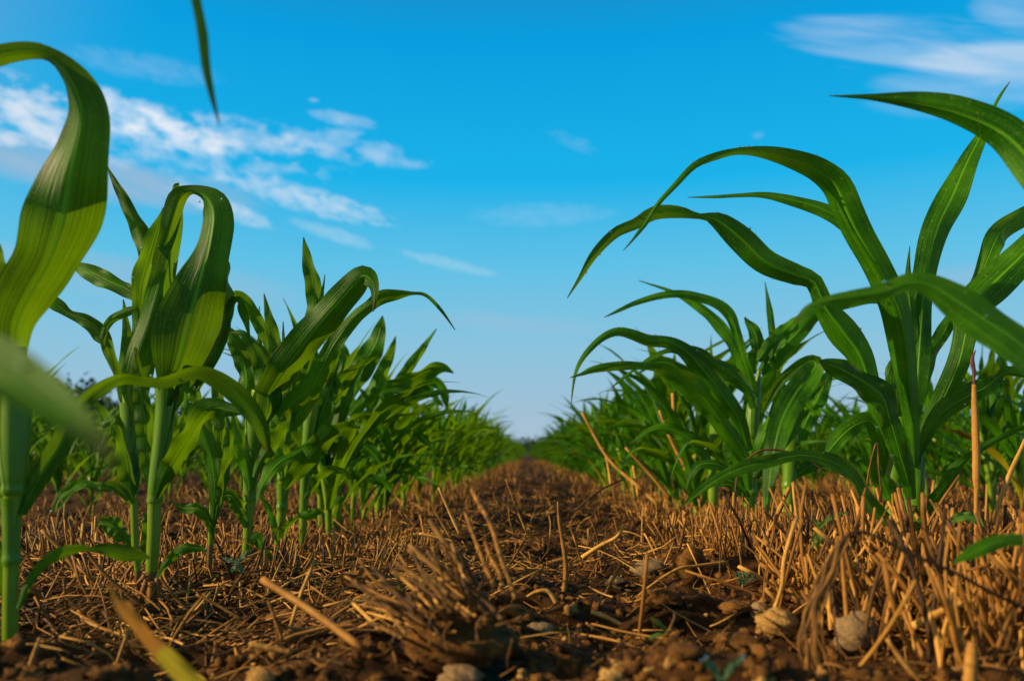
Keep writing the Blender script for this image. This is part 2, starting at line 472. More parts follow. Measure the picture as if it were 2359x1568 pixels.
# ------------------------------------------------------------------ leaves
def ribbon(mb, C, w, S, fold, wave=0.0, seed=0, m=9, tint=.5, base_curl=.5):
    n = len(C)
    T = unit(np.gradient(C, axis=0))
    S = unit(S - T * np.sum(S * T, -1, keepdims=True))
    N = np.cross(T, S)
    s = np.concatenate([[0], np.cumsum(np.linalg.norm(np.diff(C, axis=0), axis=1))])
    L = max(s[-1], 1e-6); sn = s / L
    u = np.linspace(-1, 1, m)
    rs = np.random.default_rng(seed)
    ka, pa = rs.uniform(5, 9), rs.uniform(0, 6.28)
    flex = fold * (1 + .55 * np.sin(ka * sn + pa)) + base_curl * np.exp(-sn * 7)
    skew = .22 * np.sin(ka * .8 * sn + pa * 1.7) * sstep(.05, .3, sn)
    ang = np.clip(np.where(u[None] < 0, (flex + skew)[:, None], (flex - skew)[:, None]), -.25, 1.25)
    k1, k2 = rs.uniform(2.4, 5.0, 2); p1, p2 = rs.uniform(0, 6.28, 2)
    env = np.minimum(1, w / max(w.max(), 1e-6)) * w.max() * sstep(.02, .25, sn)
    und = wave * env[:, None] * (np.where(u < 0, np.sin(2 * PI * k1 * sn[:, None] + p1), np.sin(2 * PI * k2 * sn[:, None] + p2)) * u ** 2)
    au = np.abs(u)
    rise = (au - .18 * au ** 2)
    P = C[:, None] + S[:, None] * (u[None] * np.cos(ang) * w[:, None] / 2)[..., None] \
        + N[:, None] * (rise[None] * np.sin(ang) * w[:, None] / 2 + und)[..., None]
    uv = np.stack([np.repeat((u[None] + 1) / 2, n, 0), np.repeat(sn[:, None], m, 1)], -1)
    mb.grid(P, False, tint, uv)
    return mb
def resample(P, w, n):
    s = np.concatenate([[0], np.cumsum(np.linalg.norm(np.diff(P, axis=0), axis=1))])
    q = np.linspace(0, s[-1], n)
    return np.stack([np.interp(q, s, P[:, i]) for i in range(P.shape[1])], 1), np.interp(q, s, w)
SEED = [100]
def leaf_px(root, Y, pts, d=(0, 0), roll=(0, 0), fold=.30, wave=.15, mat=None, name='leaf', tint=None, bow=0.0, flip=False, drops=()):
    """A leaf from its base to its tip; pts = (x, y, width) in view pixels at depth Y, d = depth change base -> tip, bow = bulge in depth."""
    SEED[0] += 1
    pts = np.array([p[:3] for p in pts], float)
    c = catmull(pts, 8)
    s = np.concatenate([[0], np.cumsum(np.linalg.norm(np.diff(c[:, :2], axis=0), axis=1))]); s = s / s[-1]
    Yd = Y + d[0] + (d[1] - d[0]) * s + bow * 4 * s * (1 - s)
    C = np.array([at(x, y, yy) for (x, y, _), yy in zip(c, Yd)])
    w = np.maximum(c[:, 2], .6) * Yd / FPX
    C, w = resample(C, w, max(20, min(70, len(C))))
    T = unit(np.gradient(C, axis=0))
    V = unit(C - np.array((0, 0, CAM_H)))
    S0 = unit(np.cross(T, V))
    sn = np.linspace(0, 1, len(C))
    rr = np.radians(roll[0] + (roll[1] - roll[0]) * sn + 15 * np.sin(sn * 8 + SEED[0]))
    S = S0 * np.cos(rr)[:, None] + np.cross(T, S0) * np.sin(rr)[:, None]
    if not flip: S = -S                      # keel towards the camera unless the upper face is seen
    wr = w / np.cos(np.clip(np.abs(rr), 0, 1.0)) / math.cos(fold)
    org = np.array(root.location)
    mb = MB()
    ribbon(mb, C - org, wr, S, fold, wave, SEED[0], 9, tint if tint is not None else rng.uniform(.35, .65))
    o = mb.build(name, mat or M_LEAF, root)
    for f, off, r in drops:
        i = int(f * (len(C) - 1))
        b = MB(); ball(b, C[i] - org + S[i] * off * wr[i] / 2 + np.array((0, -.0008, r * .5)), (r, r, r))
        b.build('dewdrop', M_DEW, o)
    return o
def ball(mb, c, r, n=9, m=12, rough=0, seed=0, tint=.5, sink=0):
    th = np.linspace(0, PI, n); ph = np.linspace(0, 2 * PI, m, endpoint=False)
    D = np.stack([np.sin(th)[:, None] * np.cos(ph)[None], np.sin(th)[:, None] * np.sin(ph)[None], np.repeat(np.cos(th)[:, None], m, 1)], -1)
    k = 1.0
    if rough:
        k = 1 + rough * (fbm(D[..., 0] * 1.7 + D[..., 2] * 2.3 + seed * 3.7, D[..., 1] * 1.9 - D[..., 2] * 1.3 + seed * 1.9, 4, seed))[..., None]
        k[0] = k[0].mean(); k[-1] = k[-1].mean()
    return mb.grid(np.asarray(c) + D * k * np.asarray(r), True, tint)
def stalk_px(root, Y, pts, name='stalk', nodes=(), sides=12, mat=None, brown=.04):
    pts = np.array(pts, float)
    c = catmull(pts, 10)
    C = np.array([at(x, y, Y) for x, y, _ in c])
    r = c[:, 2] / 2 * Y / FPX
    s = np.linspace(0, 1, len(C))
    for f in nodes: r = r * (1 + .13 * np.exp(-((s - f) / .012) ** 2) - .05 * np.exp(-((s - f - .02) / .015) ** 2))
    C = np.vstack([C[:1] - np.array((0, 0, .04)), C]); r = np.concatenate([r[:1], r])
    mb = MB()
    tint = np.full(len(C) + 2, .5); tint[:int(2 + brown * len(C))] = 1.0
    tube(mb, C - np.array(root.location), r, sides, np.repeat(tint, sides).reshape(-1, sides))
    st = mb.build(name, mat or M_STALK, root)
    for i, f in enumerate(nodes):            # leaf sheaths wrapped round the stalk above each node, seam running up the front
        a, b = int(f * (len(C) - 1)), int((nodes[i + 1] if i + 1 < len(nodes) else .97) * (len(C) - 1))
        if b - a < 4: continue
        c_ = catmull(C[a:b:max(1, (b - a) // 6)], 5); rr_ = np.interp(np.linspace(0, 1, len(c_)), np.linspace(0, 1, b - a), r[a:b])
        t_ = np.linspace(0, 1, len(c_))
        seam = -PI / 2 + (-1) ** i * .7 + (-1) ** i * (t_ - .5) * .9
        span = 2 * PI * (1.02 - .30 * t_ ** 2)
        an = seam[:, None] + .5 * (2 * PI - span[:, None]) + np.linspace(0, 1, 22)[None] * span[:, None]
        rad = (rr_ * (1.07 + .16 * t_ ** 2))[:, None] * (1 + .05 * np.linspace(0, 1, 22)[None])
        P = (c_ - np.array(root.location))[:, None] + np.stack([rad * np.cos(an), rad * np.sin(an), 0 * an], -1)
        sb = MB(); sb.grid(P); sb.build('sheath', M_SHEATH, root)
    return st
def plant_root(x, y, Y, label, group='corn plants traced near the camera'):
    p = at(x, y, Y)
    return empty('corn_plant', tuple(p), label, 'corn plant', group)

GL, GR = 'corn plants of the left row', 'corn plants of the right row'
# ------------------------------------------------------------------ traced corn plants, left row
# tall plant at the left edge
r = plant_root(25, 1500, .59, 'tall corn plant cut by the left edge, one huge leaf folded over at its top', GL)
stalk_px(r, .59, [(23, 1530, 33), (24, 1400, 33), (26, 1300, 33), (28, 1180, 36), (32, 1100, 48), (35, 1000, 58), (38, 880, 56), (40, 800, 40)], nodes=(.30, .52), brown=.03)
leaf_px(r, .59, [(36, 900, 58), (36, 820, 92), (38, 748, 118), (70, 676, 126), (110, 603, 132), (142, 507, 164), (159, 411, 158), (176, 339, 132), (187, 266, 108), (172, 205, 92), (145, 160, 66), (112, 130, 44), (70, 121, 50), (0, 130, 52), (-90, 165, 46), (-180, 240, 26), (-230, 320, 3)],
        d=(0, -.07), roll=(10, -18), fold=.42, wave=.08, tint=.10)
leaf_px(r, .61, [(30, 1130, 40), (22, 1020, 56), (2, 930, 60), (-40, 840, 52), (-110, 780, 30), (-190, 800, 3)], roll=(0, 25), d=(0, .04), tint=.8)
leaf_px(r, .60, [(30, 800, 50), (8, 700, 60), (-5, 620, 55), (-30, 560, 40), (-80, 540, 4)], roll=(-10, 20), tint=.3)
leaf_px(r, .59, [(48, 1185, 28), (85, 1110, 46), (135, 1035, 50), (165, 970, 42), (205, 912, 38), (275, 870, 34), (330, 874, 30), (380, 874, 34), (450, 855, 30), (500, 874, 40), (555, 918, 44), (595, 970, 36), (612, 1015, 22), (618, 1040, 3)],
        d=(0, .10), roll=(0, 28), fold=.35, wave=.10, flip=True, tint=.3, drops=[(.55, .5, .0011), (.62, -.6, .0010), (.93, .2, .0014)])
leaf_px(r, .58, [(42, 1400, 14), (62, 1350, 20), (95, 1305, 25), (140, 1272, 26), (185, 1262, 18), (206, 1264, 9), (240, 1262, 26), (285, 1272, 36), (325, 1280, 22), (347, 1285, 2)],
        d=(0, .05), roll=(0, 10), tint=.5)
leaf_px(r, .60, [(20, 1420, 22), (10, 1330, 30), (-20, 1250, 34), (-70, 1220, 20), (-120, 1260, 3)], roll=(0, 20))

# loop-topped plant with brace roots
r = plant_root(350, 1335, .81, 'corn plant with a leaf looped over its top, standing on exposed brown brace roots', GL)
stalk_px(r, .81, [(348, 1345, 24), (350, 1300, 27), (354, 1230, 29), (356, 1162, 30), (362, 1110, 34), (370, 1050, 36), (378, 980, 36), (386, 900, 40), (395, 830, 60)], nodes=(.40,), brown=.10)
leaf_px(r, .80, [(384, 935, 34), (396, 880, 70), (416, 820, 120), (436, 740, 138), (456, 660, 118), (472, 600, 98), (482, 550, 88), (488, 500, 84), (481, 466, 76), (466, 447, 40), (438, 440, 26), (415, 455, 46), (400, 492, 46), (384, 545, 40), (366, 600, 30), (352, 650, 10), (346, 680, 2)],
        d=(0, .03), bow=-.02, roll=(4, -20), fold=.40, wave=.08, tint=.15, drops=[(.58, .7, .001), (.63, -.9, .001)])
leaf_px(r, .82, [(330, 960, 26), (305, 900, 44), (318, 820, 62), (345, 740, 72), (372, 660, 66), (392, 580, 50), (404, 500, 34), (406, 440, 18), (408, 420, 6), (398, 430, 2)],
        roll=(-8, 12), fold=.45, wave=.07, tint=.75, drops=[(.62, -.95, .001), (.7, -.95, .0009), (.8, .9, .0009)])
leaf_px(r, .83, [(300, 900, 20), (318, 780, 30), (322, 700, 34), (328, 650, 42), (345, 590, 44), (362, 530, 30), (374, 490, 9), (376, 478, 2)], roll=(0, 20), tint=.9, mat=M_LEAF, drops=[(.6, -.95, .001), (.75, -.9, .0011)])
leaf_px(r, .86, [(352, 720, 24), (345, 650, 40), (338, 580, 44), (318, 520, 40), (290, 465, 28), (262, 415, 12), (243, 378, 2)], d=(0, .05), roll=(15, -5), tint=.3)
leaf_px(r, .86, [(345, 760, 16), (340, 712, 22), (318, 685, 28), (288, 664, 34), (250, 648, 42), (212, 628, 42), (178, 615, 24), (150, 610, 4)], d=(0, .04), roll=(0, 20), tint=.45)
leaf_px(r, .85, [(285, 920, 14), (270, 850, 22), (256, 800, 30), (232, 762, 40), (195, 735, 34), (160, 722, 20), (135, 705, 30), (112, 690, 20), (96, 702, 3)], roll=(10, 30), tint=.6)
leaf_px(r, .84, [(262, 855, 6), (240, 810, 8), (238, 770, 14), (258, 735, 20), (300, 715, 22), (340, 715, 16)][::-1], roll=(0, 20), tint=.6)
leaf_px(r, .83, [(430, 900, 30), (468, 830, 56), (498, 760, 62), (515, 690, 52), (522, 630, 30), (518, 590, 6)], roll=(25, 40), tint=.35)
leaf_px(r, .84, [(450, 900, 20), (505, 800, 22), (525, 730, 26), (545, 690, 24), (565, 740, 16), (575, 775, 3)], roll=(0, 30), tint=.5)
leaf_px(r, .84, [(500, 800, 16), (515, 720, 20), (545, 680, 24), (578, 715, 30), (602, 760, 26), (615, 800, 8), (618, 812, 2)], d=(0, .05), tint=.7)
leaf_px(r, .80, [(358, 1148, 26), (375, 1105, 42), (400, 1063, 48), (440, 1000, 46), (470, 955, 52), (498, 938, 46), (530, 945, 30), (566, 950, 4)], d=(0, -.03), roll=(10, 40), tint=.25, drops=[(.5, .3, .001)])
leaf_px(r, .80, [(436, 870, 10), (425, 895, 22), (428, 930, 22), (436, 965, 12), (440, 990, 2)], roll=(10, 30), tint=.8, drops=[(.5, -.9, .0011)])
leaf_px(r, .81, [(352, 1120, 30), (340, 1040, 40), (335, 980, 44), (326, 920, 36), (320, 860, 20), (312, 800, 4)], roll=(-10, 10), tint=.5)
leaf_px(r, .80, [(362, 1330, 10), (385, 1295, 18), (410, 1270, 22), (440, 1262, 22), (478, 1268, 3)], roll=(0, 15), tint=.4)
leaf_px(r, .84, [(372, 1000, 22), (398, 930, 34), (440, 880, 44), (470, 830, 46), (490, 780, 30), (500, 730, 4)], roll=(10, -10), tint=.3)
for x0, y0, x1, y1, x2, y2, w in ((340, 1330, 322, 1380, 300, 1440, 14), (352, 1338, 345, 1400, 330, 1470, 20), (362, 1330, 368, 1390, 378, 1446, 11), (368, 1328, 400, 1370, 455, 1432, 8), (334, 1325, 316, 1350, 320, 1392, 11), (356, 1338, 352, 1380, 350, 1425, 8)):
    stalk_px(r, .80, [(x0, y0, w), (x1, y1, w * .85), (x2, y2, w * .4)][::-1], 'brace_root', mat=M_ROOT, sides=7)

# thin plant right beside it
r = plant_root(312, 1310, .84, 'thin corn plant with a pale green stalk hugging the left side of the brace-rooted one', GL)
stalk_px(r, .84, [(318, 1320, 14), (312, 1260, 17), (308, 1150, 18), (303, 1120, 30), (300, 1040, 34), (300, 960, 34), (302, 880, 40)], nodes=(.42,))
leaf_px(r, .83, [(306, 1145, 20), (300, 1110, 44), (292, 1050, 44), (280, 1000, 30), (268, 965, 20), (245, 972, 22), (236, 985, 6)], roll=(0, 40), tint=.6, drops=[(.97, 0, .0011)])
leaf_px(r, .83, [(304, 1160, 14), (285, 1135, 24), (262, 1120, 26), (228, 1122, 20), (190, 1115, 26), (158, 1128, 22), (134, 1150, 14), (118, 1183, 2)], d=(0, -.03), roll=(10, 35), flip=True, tint=.5, drops=[(.99, 0, .0014), (.4, .4, .001), (.55, .2, .001)])
leaf_px(r, .85, [(310, 1255, 16), (285, 1228, 38), (258, 1210, 42), (236, 1205, 26), (226, 1215, 4)], roll=(10, 30), tint=.55, drops=[(.95, 0, .0011)])
leaf_px(r, .84, [(302, 960, 30), (318, 880, 56), (330, 800, 52), (322, 720, 30), (330, 650, 4)], roll=(-20, 0), tint=.7)
leaf_px(r, .86, [(298, 950, 22), (286, 880, 36), (292, 800, 28), (290, 740, 14), (284, 690, 3)], roll=(0, 10), tint=.6)
leaf_px(r, .85, [(318, 1310, 10), (335, 1260, 20), (340, 1200, 24), (330, 1180, 4)], tint=.2)

# the clump of plants further down the left row
r = plant_root(487, 1285, .966, 'small corn plant of narrow upright leaves, between the brace-rooted one and the leaning one', GL)
stalk_px(r, .966, [(482, 1300, 12), (485, 1250, 13), (489, 1200, 17), (495, 1130, 20), (500, 1060, 22)], brown=.25)
leaf_px(r, .96, [(490, 1215, 14), (494, 1130, 24), (484, 1050, 34), (468, 980, 36), (452, 910, 26), (440, 850, 4)], roll=(-15, 10), tint=.5)
leaf_px(r, .96, [(492, 1210, 12), (510, 1130, 22), (524, 1060, 24), (528, 1000, 20), (520, 950, 3)], roll=(10, 20), tint=.65)
leaf_px(r, .96, [(490, 1240, 10), (476, 1190, 24), (455, 1170, 26), (425, 1170, 20), (398, 1155, 4)], roll=(0, 30), tint=.25, drops=[(.5, .8, .001), (.7, .6, .001)])
leaf_px(r, .97, [(496, 1120, 18), (505, 1050, 30), (510, 980, 34), (500, 900, 24), (494, 850, 3)], roll=(0, 20), tint=.4)

r = plant_root(570, 1275, 1.085, 'corn plant with a spear leaf and a broad fold-tipped leaf, right of the looped one', GL)
stalk_px(r, 1.085, [(565, 1290, 18), (570, 1240, 21), (574, 1170, 24), (576, 1120, 27), (580, 1060, 32), (592, 980, 40), (605, 900, 50)], nodes=(.40,))
leaf_px(r, 1.08, [(590, 990, 36), (612, 925, 56), (648, 864, 76), (695, 798, 86), (745, 735, 78), (785, 690, 70), (815, 655, 62), (834, 634, 46), (850, 640, 40), (862, 662, 22), (862, 690, 12), (860, 718, 2)], d=(0, -.06), roll=(12, -12), fold=.35, wave=.08, tint=.3)
leaf_px(r, 1.09, [(640, 960, 40), (672, 930, 46), (724, 880, 46), (766, 795, 42), (813, 735, 34), (850, 706, 30), (880, 685, 36), (915, 680, 26), (949, 677, 10), (980, 681, 9), (1015, 713, 8), (1048, 760, 2)], d=(0, -.04), roll=(0, 20), tint=.5)
leaf_px(r, 1.12, [(700, 850, 30), (715, 760, 46), (726, 700, 46), (720, 640, 38), (707, 590, 22), (699, 546, 2)], roll=(-10, 15), tint=.4)
leaf_px(r, 1.12, [(735, 720, 12), (743, 670, 7), (748, 632, 2)], tint=.2)
leaf_px(r, 1.10, [(640, 900, 34), (644, 845, 44), (632, 780, 34), (618, 725, 18), (608, 676, 2)], roll=(0, 15), tint=.55)
leaf_px(r, 1.12, [(600, 880, 12), (598, 800, 12), (597, 705, 2)], tint=.3)
leaf_px(r, 1.12, [(655, 850, 10), (653, 800, 9), (652, 740, 2)], tint=.3)
leaf_px(r, 1.07, [(600, 985, 30), (618, 930, 54), (608, 850, 52), (585, 790, 34), (562, 765, 20), (530, 765, 4)], roll=(10, 30), tint=.25)
leaf_px(r, 1.09, [(560, 940, 30), (566, 870, 44), (552, 810, 40), (530, 770, 28), (512, 750, 4)], roll=(0, -20), tint=.45)
leaf_px(r, 1.07, [(576, 1130, 22), (572, 1090, 36), (556, 1040, 36), (544, 985, 26), (536, 940, 4)], roll=(-10, 10), tint=.75)
leaf_px(r, 1.06, [(584, 1100, 14), (600, 1060, 30), (640, 1010, 34), (660, 960, 20), (668, 940, 3)], roll=(0, 25), tint=.4)
leaf_px(r, 1.07, [(566, 1215, 14), (552, 1170, 30), (530, 1140, 30), (505, 1150, 14), (490, 1170, 3)], roll=(0, 30), tint=.1)
leaf_px(r, 1.08, [(572, 1270, 10), (590, 1240, 22), (602, 1260, 26), (622, 1290, 16), (630, 1305, 3)], roll=(10, 40), tint=.6)

r = plant_root(640, 1280, 1.215, 'corn plant with a bright yellow-green sheath in the middle of the left clump', GL)
stalk_px(r, 1.215, [(636, 1300, 18), (643, 1240, 20), (650, 1160, 22), (652, 1100, 24), (654, 1040, 24), (655, 960, 30), (662, 900, 36)], nodes=(.32, .5))
leaf_px(r, 1.20, [(652, 1100, 20), (650, 1040, 40), (642, 980, 36), (632, 930, 26), (628, 890, 4)], roll=(0, 5), tint=.95)
leaf_px(r, 1.19, [(655, 1130, 16), (690, 1080, 42), (740, 1020, 46), (790, 985, 28), (830, 985, 4)], d=(0, -.05), roll=(10, 40), tint=.25)
leaf_px(r, 1.17, [(590, 1160, 4), (606, 1110, 22), (640, 1065, 28), (690, 1040, 26), (740, 1005, 28), (780, 1010, 16)][::-1], d=(.03, -.05), roll=(20, 35), tint=.5)
leaf_px(r, 1.22, [(655, 960, 30), (668, 900, 46), (690, 830, 44), (712, 770, 28), (720, 720, 4)], roll=(0, 20), tint=.4)
leaf_px(r, 1.22, [(660, 990, 30), (690, 950, 46), (740, 870, 44), (772, 800, 30), (780, 740, 4)], roll=(0, 20), tint=.5)
leaf_px(r, 1.19, [(648, 1240, 12), (660, 1215, 16), (690, 1190, 14), (715, 1185, 24), (745, 1170, 4)], roll=(20, 30), tint=.85)
leaf_px(r, 1.2, [(640, 1250, 10), (628, 1200, 16), (612, 1160, 14), (600, 1140, 3)], tint=.8)

r = plant_root(697, 1270, 1.355, 'slim corn plant directly right of the bright-sheathed one in the left clump', GL)
stalk_px(r, 1.355, [(695, 1290, 15), (697, 1230, 17), (700, 1150, 18), (704, 1080, 20), (712, 1000, 24), (722, 930, 30)], nodes=(.35,))
leaf_px(r, 1.36, [(706, 1060, 20), (728, 990, 34), (752, 920, 36), (770, 860, 24), (778, 800, 3)], tint=.5)
leaf_px(r, 1.36, [(718, 990, 24), (730, 900, 40), (760, 840, 40), (770, 870, 30), (790, 900, 4)], roll=(10, 40), tint=.3)
leaf_px(r, 1.36, [(704, 1100, 18), (720, 1060, 30), (716, 1000, 30), (706, 940, 4)], roll=(0, 10), tint=.7)
leaf_px(r, 1.33, [(700, 1150, 12), (730, 1110, 26), (760, 1085, 22), (790, 1085, 12), (805, 1105, 3)], roll=(15, 40), tint=.3)

r = plant_root(775, 1220, 1.58, 'stout corn plant with a torn blue-green leaf edge, just right of the left clump', GL)
stalk_px(r, 1.58, [(774, 1240, 20), (776, 1180, 21), (778, 1100, 22), (780, 1030, 23), (786, 950, 26), (796, 880, 30)], nodes=(.45,))
leaf_px(r, 1.58, [(792, 930, 30), (812, 885, 50), (838, 836, 58), (866, 785, 42), (878, 745, 18), (881, 727, 2)], roll=(5, -10), tint=.35)
leaf_px(r, 1.60, [(800, 900, 26), (798, 855, 38), (788, 815, 34), (780, 785, 20), (776, 770, 3)], roll=(0, 25), tint=.3)
leaf_px(r, 1.57, [(790, 960, 20), (778, 900, 36), (765, 860, 32), (790, 880, 18), (800, 890, 3)], roll=(20, 50), tint=.4)
leaf_px(r, 1.62, [(806, 960, 22), (850, 905, 34), (883, 854, 32), (902, 806, 18), (911, 774, 2)], tint=.6)
leaf_px(r, 1.64, [(840, 980, 22), (880, 905, 34), (935, 878, 38), (987, 852, 36), (1020, 846, 24), (1045, 859, 2)], roll=(0, 30), tint=.8, flip=True, drops=[(.5, 0, .0012)])
leaf_px(r, 1.66, [(880, 920, 18), (918, 880, 28), (955, 830, 24), (982, 790, 12), (1005, 757, 2)], tint=.65)
leaf_px(r, 1.52, [(782, 1000, 18), (820, 960, 24), (850, 960, 26), (876, 985, 26), (896, 1025, 18), (904, 1064, 2)], roll=(20, 40), flip=True, tint=.5)
leaf_px(r, 1.50, [(780, 1080, 16), (795, 1030, 24), (820, 1018, 28), (855, 1040, 28), (878, 1075, 18), (888, 1113, 2)], roll=(10, 30), tint=.3)
leaf_px(r, 1.5, [(776, 1120, 14), (800, 1095, 18), (840, 1100, 20), (880, 1110, 18), (905, 1135, 3)], roll=(20, 40), tint=.6)

r = plant_root(872, 1215, 1.95, 'corn plant with low drooping leaves where the left row starts to blur', GL)
stalk_px(r, 1.95, [(871, 1230, 16), (872, 1180, 17), (874, 1110, 18), (878, 1040, 20), (884, 960, 24)], nodes=(.45,))
leaf_px(r, 1.95, [(880, 1010, 20), (905, 950, 34), (940, 905, 36), (985, 905, 28), (1020, 935, 3)], roll=(0, 30), tint=.5)
leaf_px(r, 1.95, [(882, 1000, 20), (868, 930, 34), (876, 870, 30), (890, 820, 4)], tint=.4)
leaf_px(r, 1.93, [(876, 1060, 16), (915, 1020, 30), (960, 1005, 30), (995, 1030, 3)], roll=(15, 35), tint=.3)
leaf_px(r, 1.93, [(874, 1100, 14), (910, 1080, 24), (950, 1085, 22), (980, 1120, 3)], roll=(15, 35), tint=.6)
leaf_px(r, 1.95, [(882, 990, 20), (930, 920, 30), (990, 880, 30), (1020, 900, 20), (1030, 950, 3)], roll=(0, 40), tint=.45)

# ------------------------------------------------------------------ traced corn plants, right row
r = plant_root(2100, 1310, .88, 'large corn plant behind the straw stubble, arching its leaves far left against the sky', GR)
stalk_px(r, .88, [(2100, 1320, 36), (2101, 1250, 36), (2103, 1190, 36), (2107, 1110, 39), (2107, 1050, 36), (2106, 1010, 24), (2104, 985, 6)], nodes=(.38,))
leaf_px(r, .868, [(2107, 1075, 38), (2104, 1000, 42), (2097, 902, 58), (2088, 796, 76), (2072, 720, 80), (2045, 660, 72), (2012, 600, 66), (1978, 545, 66), (1950, 490, 68), (1925, 430, 66), (1890, 397, 58), (1850, 377, 50), (1790, 358, 36), (1735, 349, 22), (1690, 350, 16), (1646, 361, 18), (1599, 381, 16), (1552, 428, 14), (1515, 468, 12), (1486, 512, 14), (1458, 550, 7), (1435, 577, 2)],
        d=(0, -.10), roll=(0, 8), fold=.42, wave=.05, tint=.35, drops=[(.70, .8, .0013), (.715, .9, .0012), (.58, .9, .0012), (.55, .9, .001), (.80, .8, .0011)])
leaf_px(r, .92, [(2095, 830, 40), (2060, 720, 56), (2020, 620, 56), (1985, 550, 46), (1940, 508, 40), (1895, 482, 38), (1836, 463, 28), (1763, 449, 18), (1700, 449, 11), (1640, 453, 7), (1583, 455, 1.5)], d=(0, .05), roll=(0, 15), tint=.6)
leaf_px(r, .85, [(2100, 1150, 28), (2085, 1065, 42), (2050, 992, 46), (2020, 935, 48), (2000, 880, 50), (1978, 818, 60), (1940, 765, 72), (1900, 710, 54), (1888, 680, 46), (1872, 648, 46), (1836, 634, 54), (1763, 603, 62), (1708, 552, 64), (1660, 512, 44), (1628, 499, 18), (1606, 498, 14), (1563, 489, 28), (1508, 491, 32), (1464, 516, 26), (1417, 537, 24), (1370, 585, 20), (1337, 639, 11), (1306, 687, 2)],
        d=(0, -.06), roll=(0, -14), fold=.34, wave=.10, tint=.45, drops=[(.78, .7, .0013), (.81, .8, .0013), (.86, .5, .001), (.9, -1, .0012), (.60, .9, .0012), (.52, -.9, .0011), (.945, -.9, .001), (.15, -.9, .0013), (.32, .9, .0012)])
leaf_px(r, .84, [(2094, 1120, 26), (2070, 1040, 40), (2050, 970, 42), (2034, 915, 46), (1998, 884, 52), (1950, 856, 52), (1912, 840, 34), (1887, 830, 3)], d=(0, -.03), roll=(15, 30), tint=.1, wave=.16, drops=[(.2, -.8, .0014)])
leaf_px(r, .90, [(2108, 930, 40), (2116, 800, 56), (2126, 690, 58), (2140, 600, 58), (2160, 520, 62), (2192, 452, 64), (2226, 375, 46), (2262, 305, 26), (2285, 255, 10), (2302, 222, 8), (2326, 188, 1.5)], d=(0, .04), roll=(10, -10), fold=.3, wave=.05, tint=.35)
leaf_px(r, .91, [(2100, 820, 30), (2096, 720, 26), (2090, 650, 16), (2095, 567, 1.5)], tint=.3)
leaf_px(r, .92, [(2076, 1010, 30), (2066, 900, 36), (2076, 800, 30), (2090, 740, 6)], roll=(30, 40), tint=.1)
leaf_px(r, .89, [(2106, 1085, 20), (2130, 1010, 36), (2168, 925, 44), (2205, 840, 46), (2222, 770, 48), (2236, 705, 66), (2290, 648, 82), (2350, 590, 78), (2420, 520, 60), (2500, 470, 34), (2560, 480, 4)], d=(0, -.04), roll=(6, -10), fold=.35, wave=.06, tint=.3)
leaf_px(r, .92, [(2200, 830, 22), (2222, 700, 24), (2255, 640, 30), (2276, 590, 38), (2300, 540, 50), (2350, 505, 46), (2430, 470, 30), (2500, 470, 3)], d=(0, .02), roll=(20, -10), tint=.45)
leaf_px(r, .87, [(2110, 1060, 16), (2135, 1000, 30), (2168, 952, 44), (2222, 915, 46), (2270, 890, 32), (2308, 862, 24), (2345, 860, 20), (2400, 880, 14), (2450, 920, 2)], d=(0, -.02), roll=(10, 30), tint=.2, drops=[(.42, .5, .0015), (.66, .9, .0012)])
leaf_px(r, .93, [(2108, 960, 20), (2130, 860, 32), (2160, 790, 36), (2190, 735, 26), (2215, 700, 4)], roll=(0, 20), tint=.5)
leaf_px(r, .86, [(2118, 1210, 14), (2145, 1160, 22), (2185, 1108, 26), (2236, 1050, 20), (2300, 1012, 14), (2358, 984, 12), (2430, 975, 2)], d=(0, -.03), roll=(20, 40), tint=.4)
leaf_px(r, .84, [(2088, 1260, 20), (2040, 1200, 28), (2000, 1160, 36), (1965, 1100, 38), (1925, 1068, 36), (1873, 1050, 28), (1825, 1050, 24), (1761, 1065, 30), (1716, 1075, 28), (1662, 1098, 24), (1615, 1130, 16), (1567, 1170, 2)], d=(0, -.06), roll=(10, 35), flip=True, wave=.12, tint=.5, drops=[(.45, -.6, .0012), (.36, .8, .0012)])

r = plant_root(2056, 1300, .93, 'second stalk tucked behind the left side of the large right-hand corn plant', GR)
stalk_px(r, .93, [(2056, 1310, 34), (2056, 1220, 34), (2056, 1130, 34), (2062, 1080, 38), (2070, 1000, 40), (2078, 920, 42)], nodes=(.45,))
leaf_px(r, .93, [(2050, 1090, 26), (2030, 1020, 34), (2008, 972, 40), (1975, 975, 40), (1940, 1000, 36), (1905, 1040, 20), (1885, 1065, 3)], d=(0, -.02), roll=(10, 30), tint=.55)
leaf_px(r, .94, [(2066, 1040, 30), (2058, 940, 40), (2062, 850, 36), (2078, 790, 4)], roll=(20, 0), tint=.15)
leaf_px(r, .92, [(2062, 1180, 18), (2040, 1130, 24), (2018, 1080, 24), (1990, 1060, 14), (1970, 1065, 3)], roll=(10, 30), tint=.7)

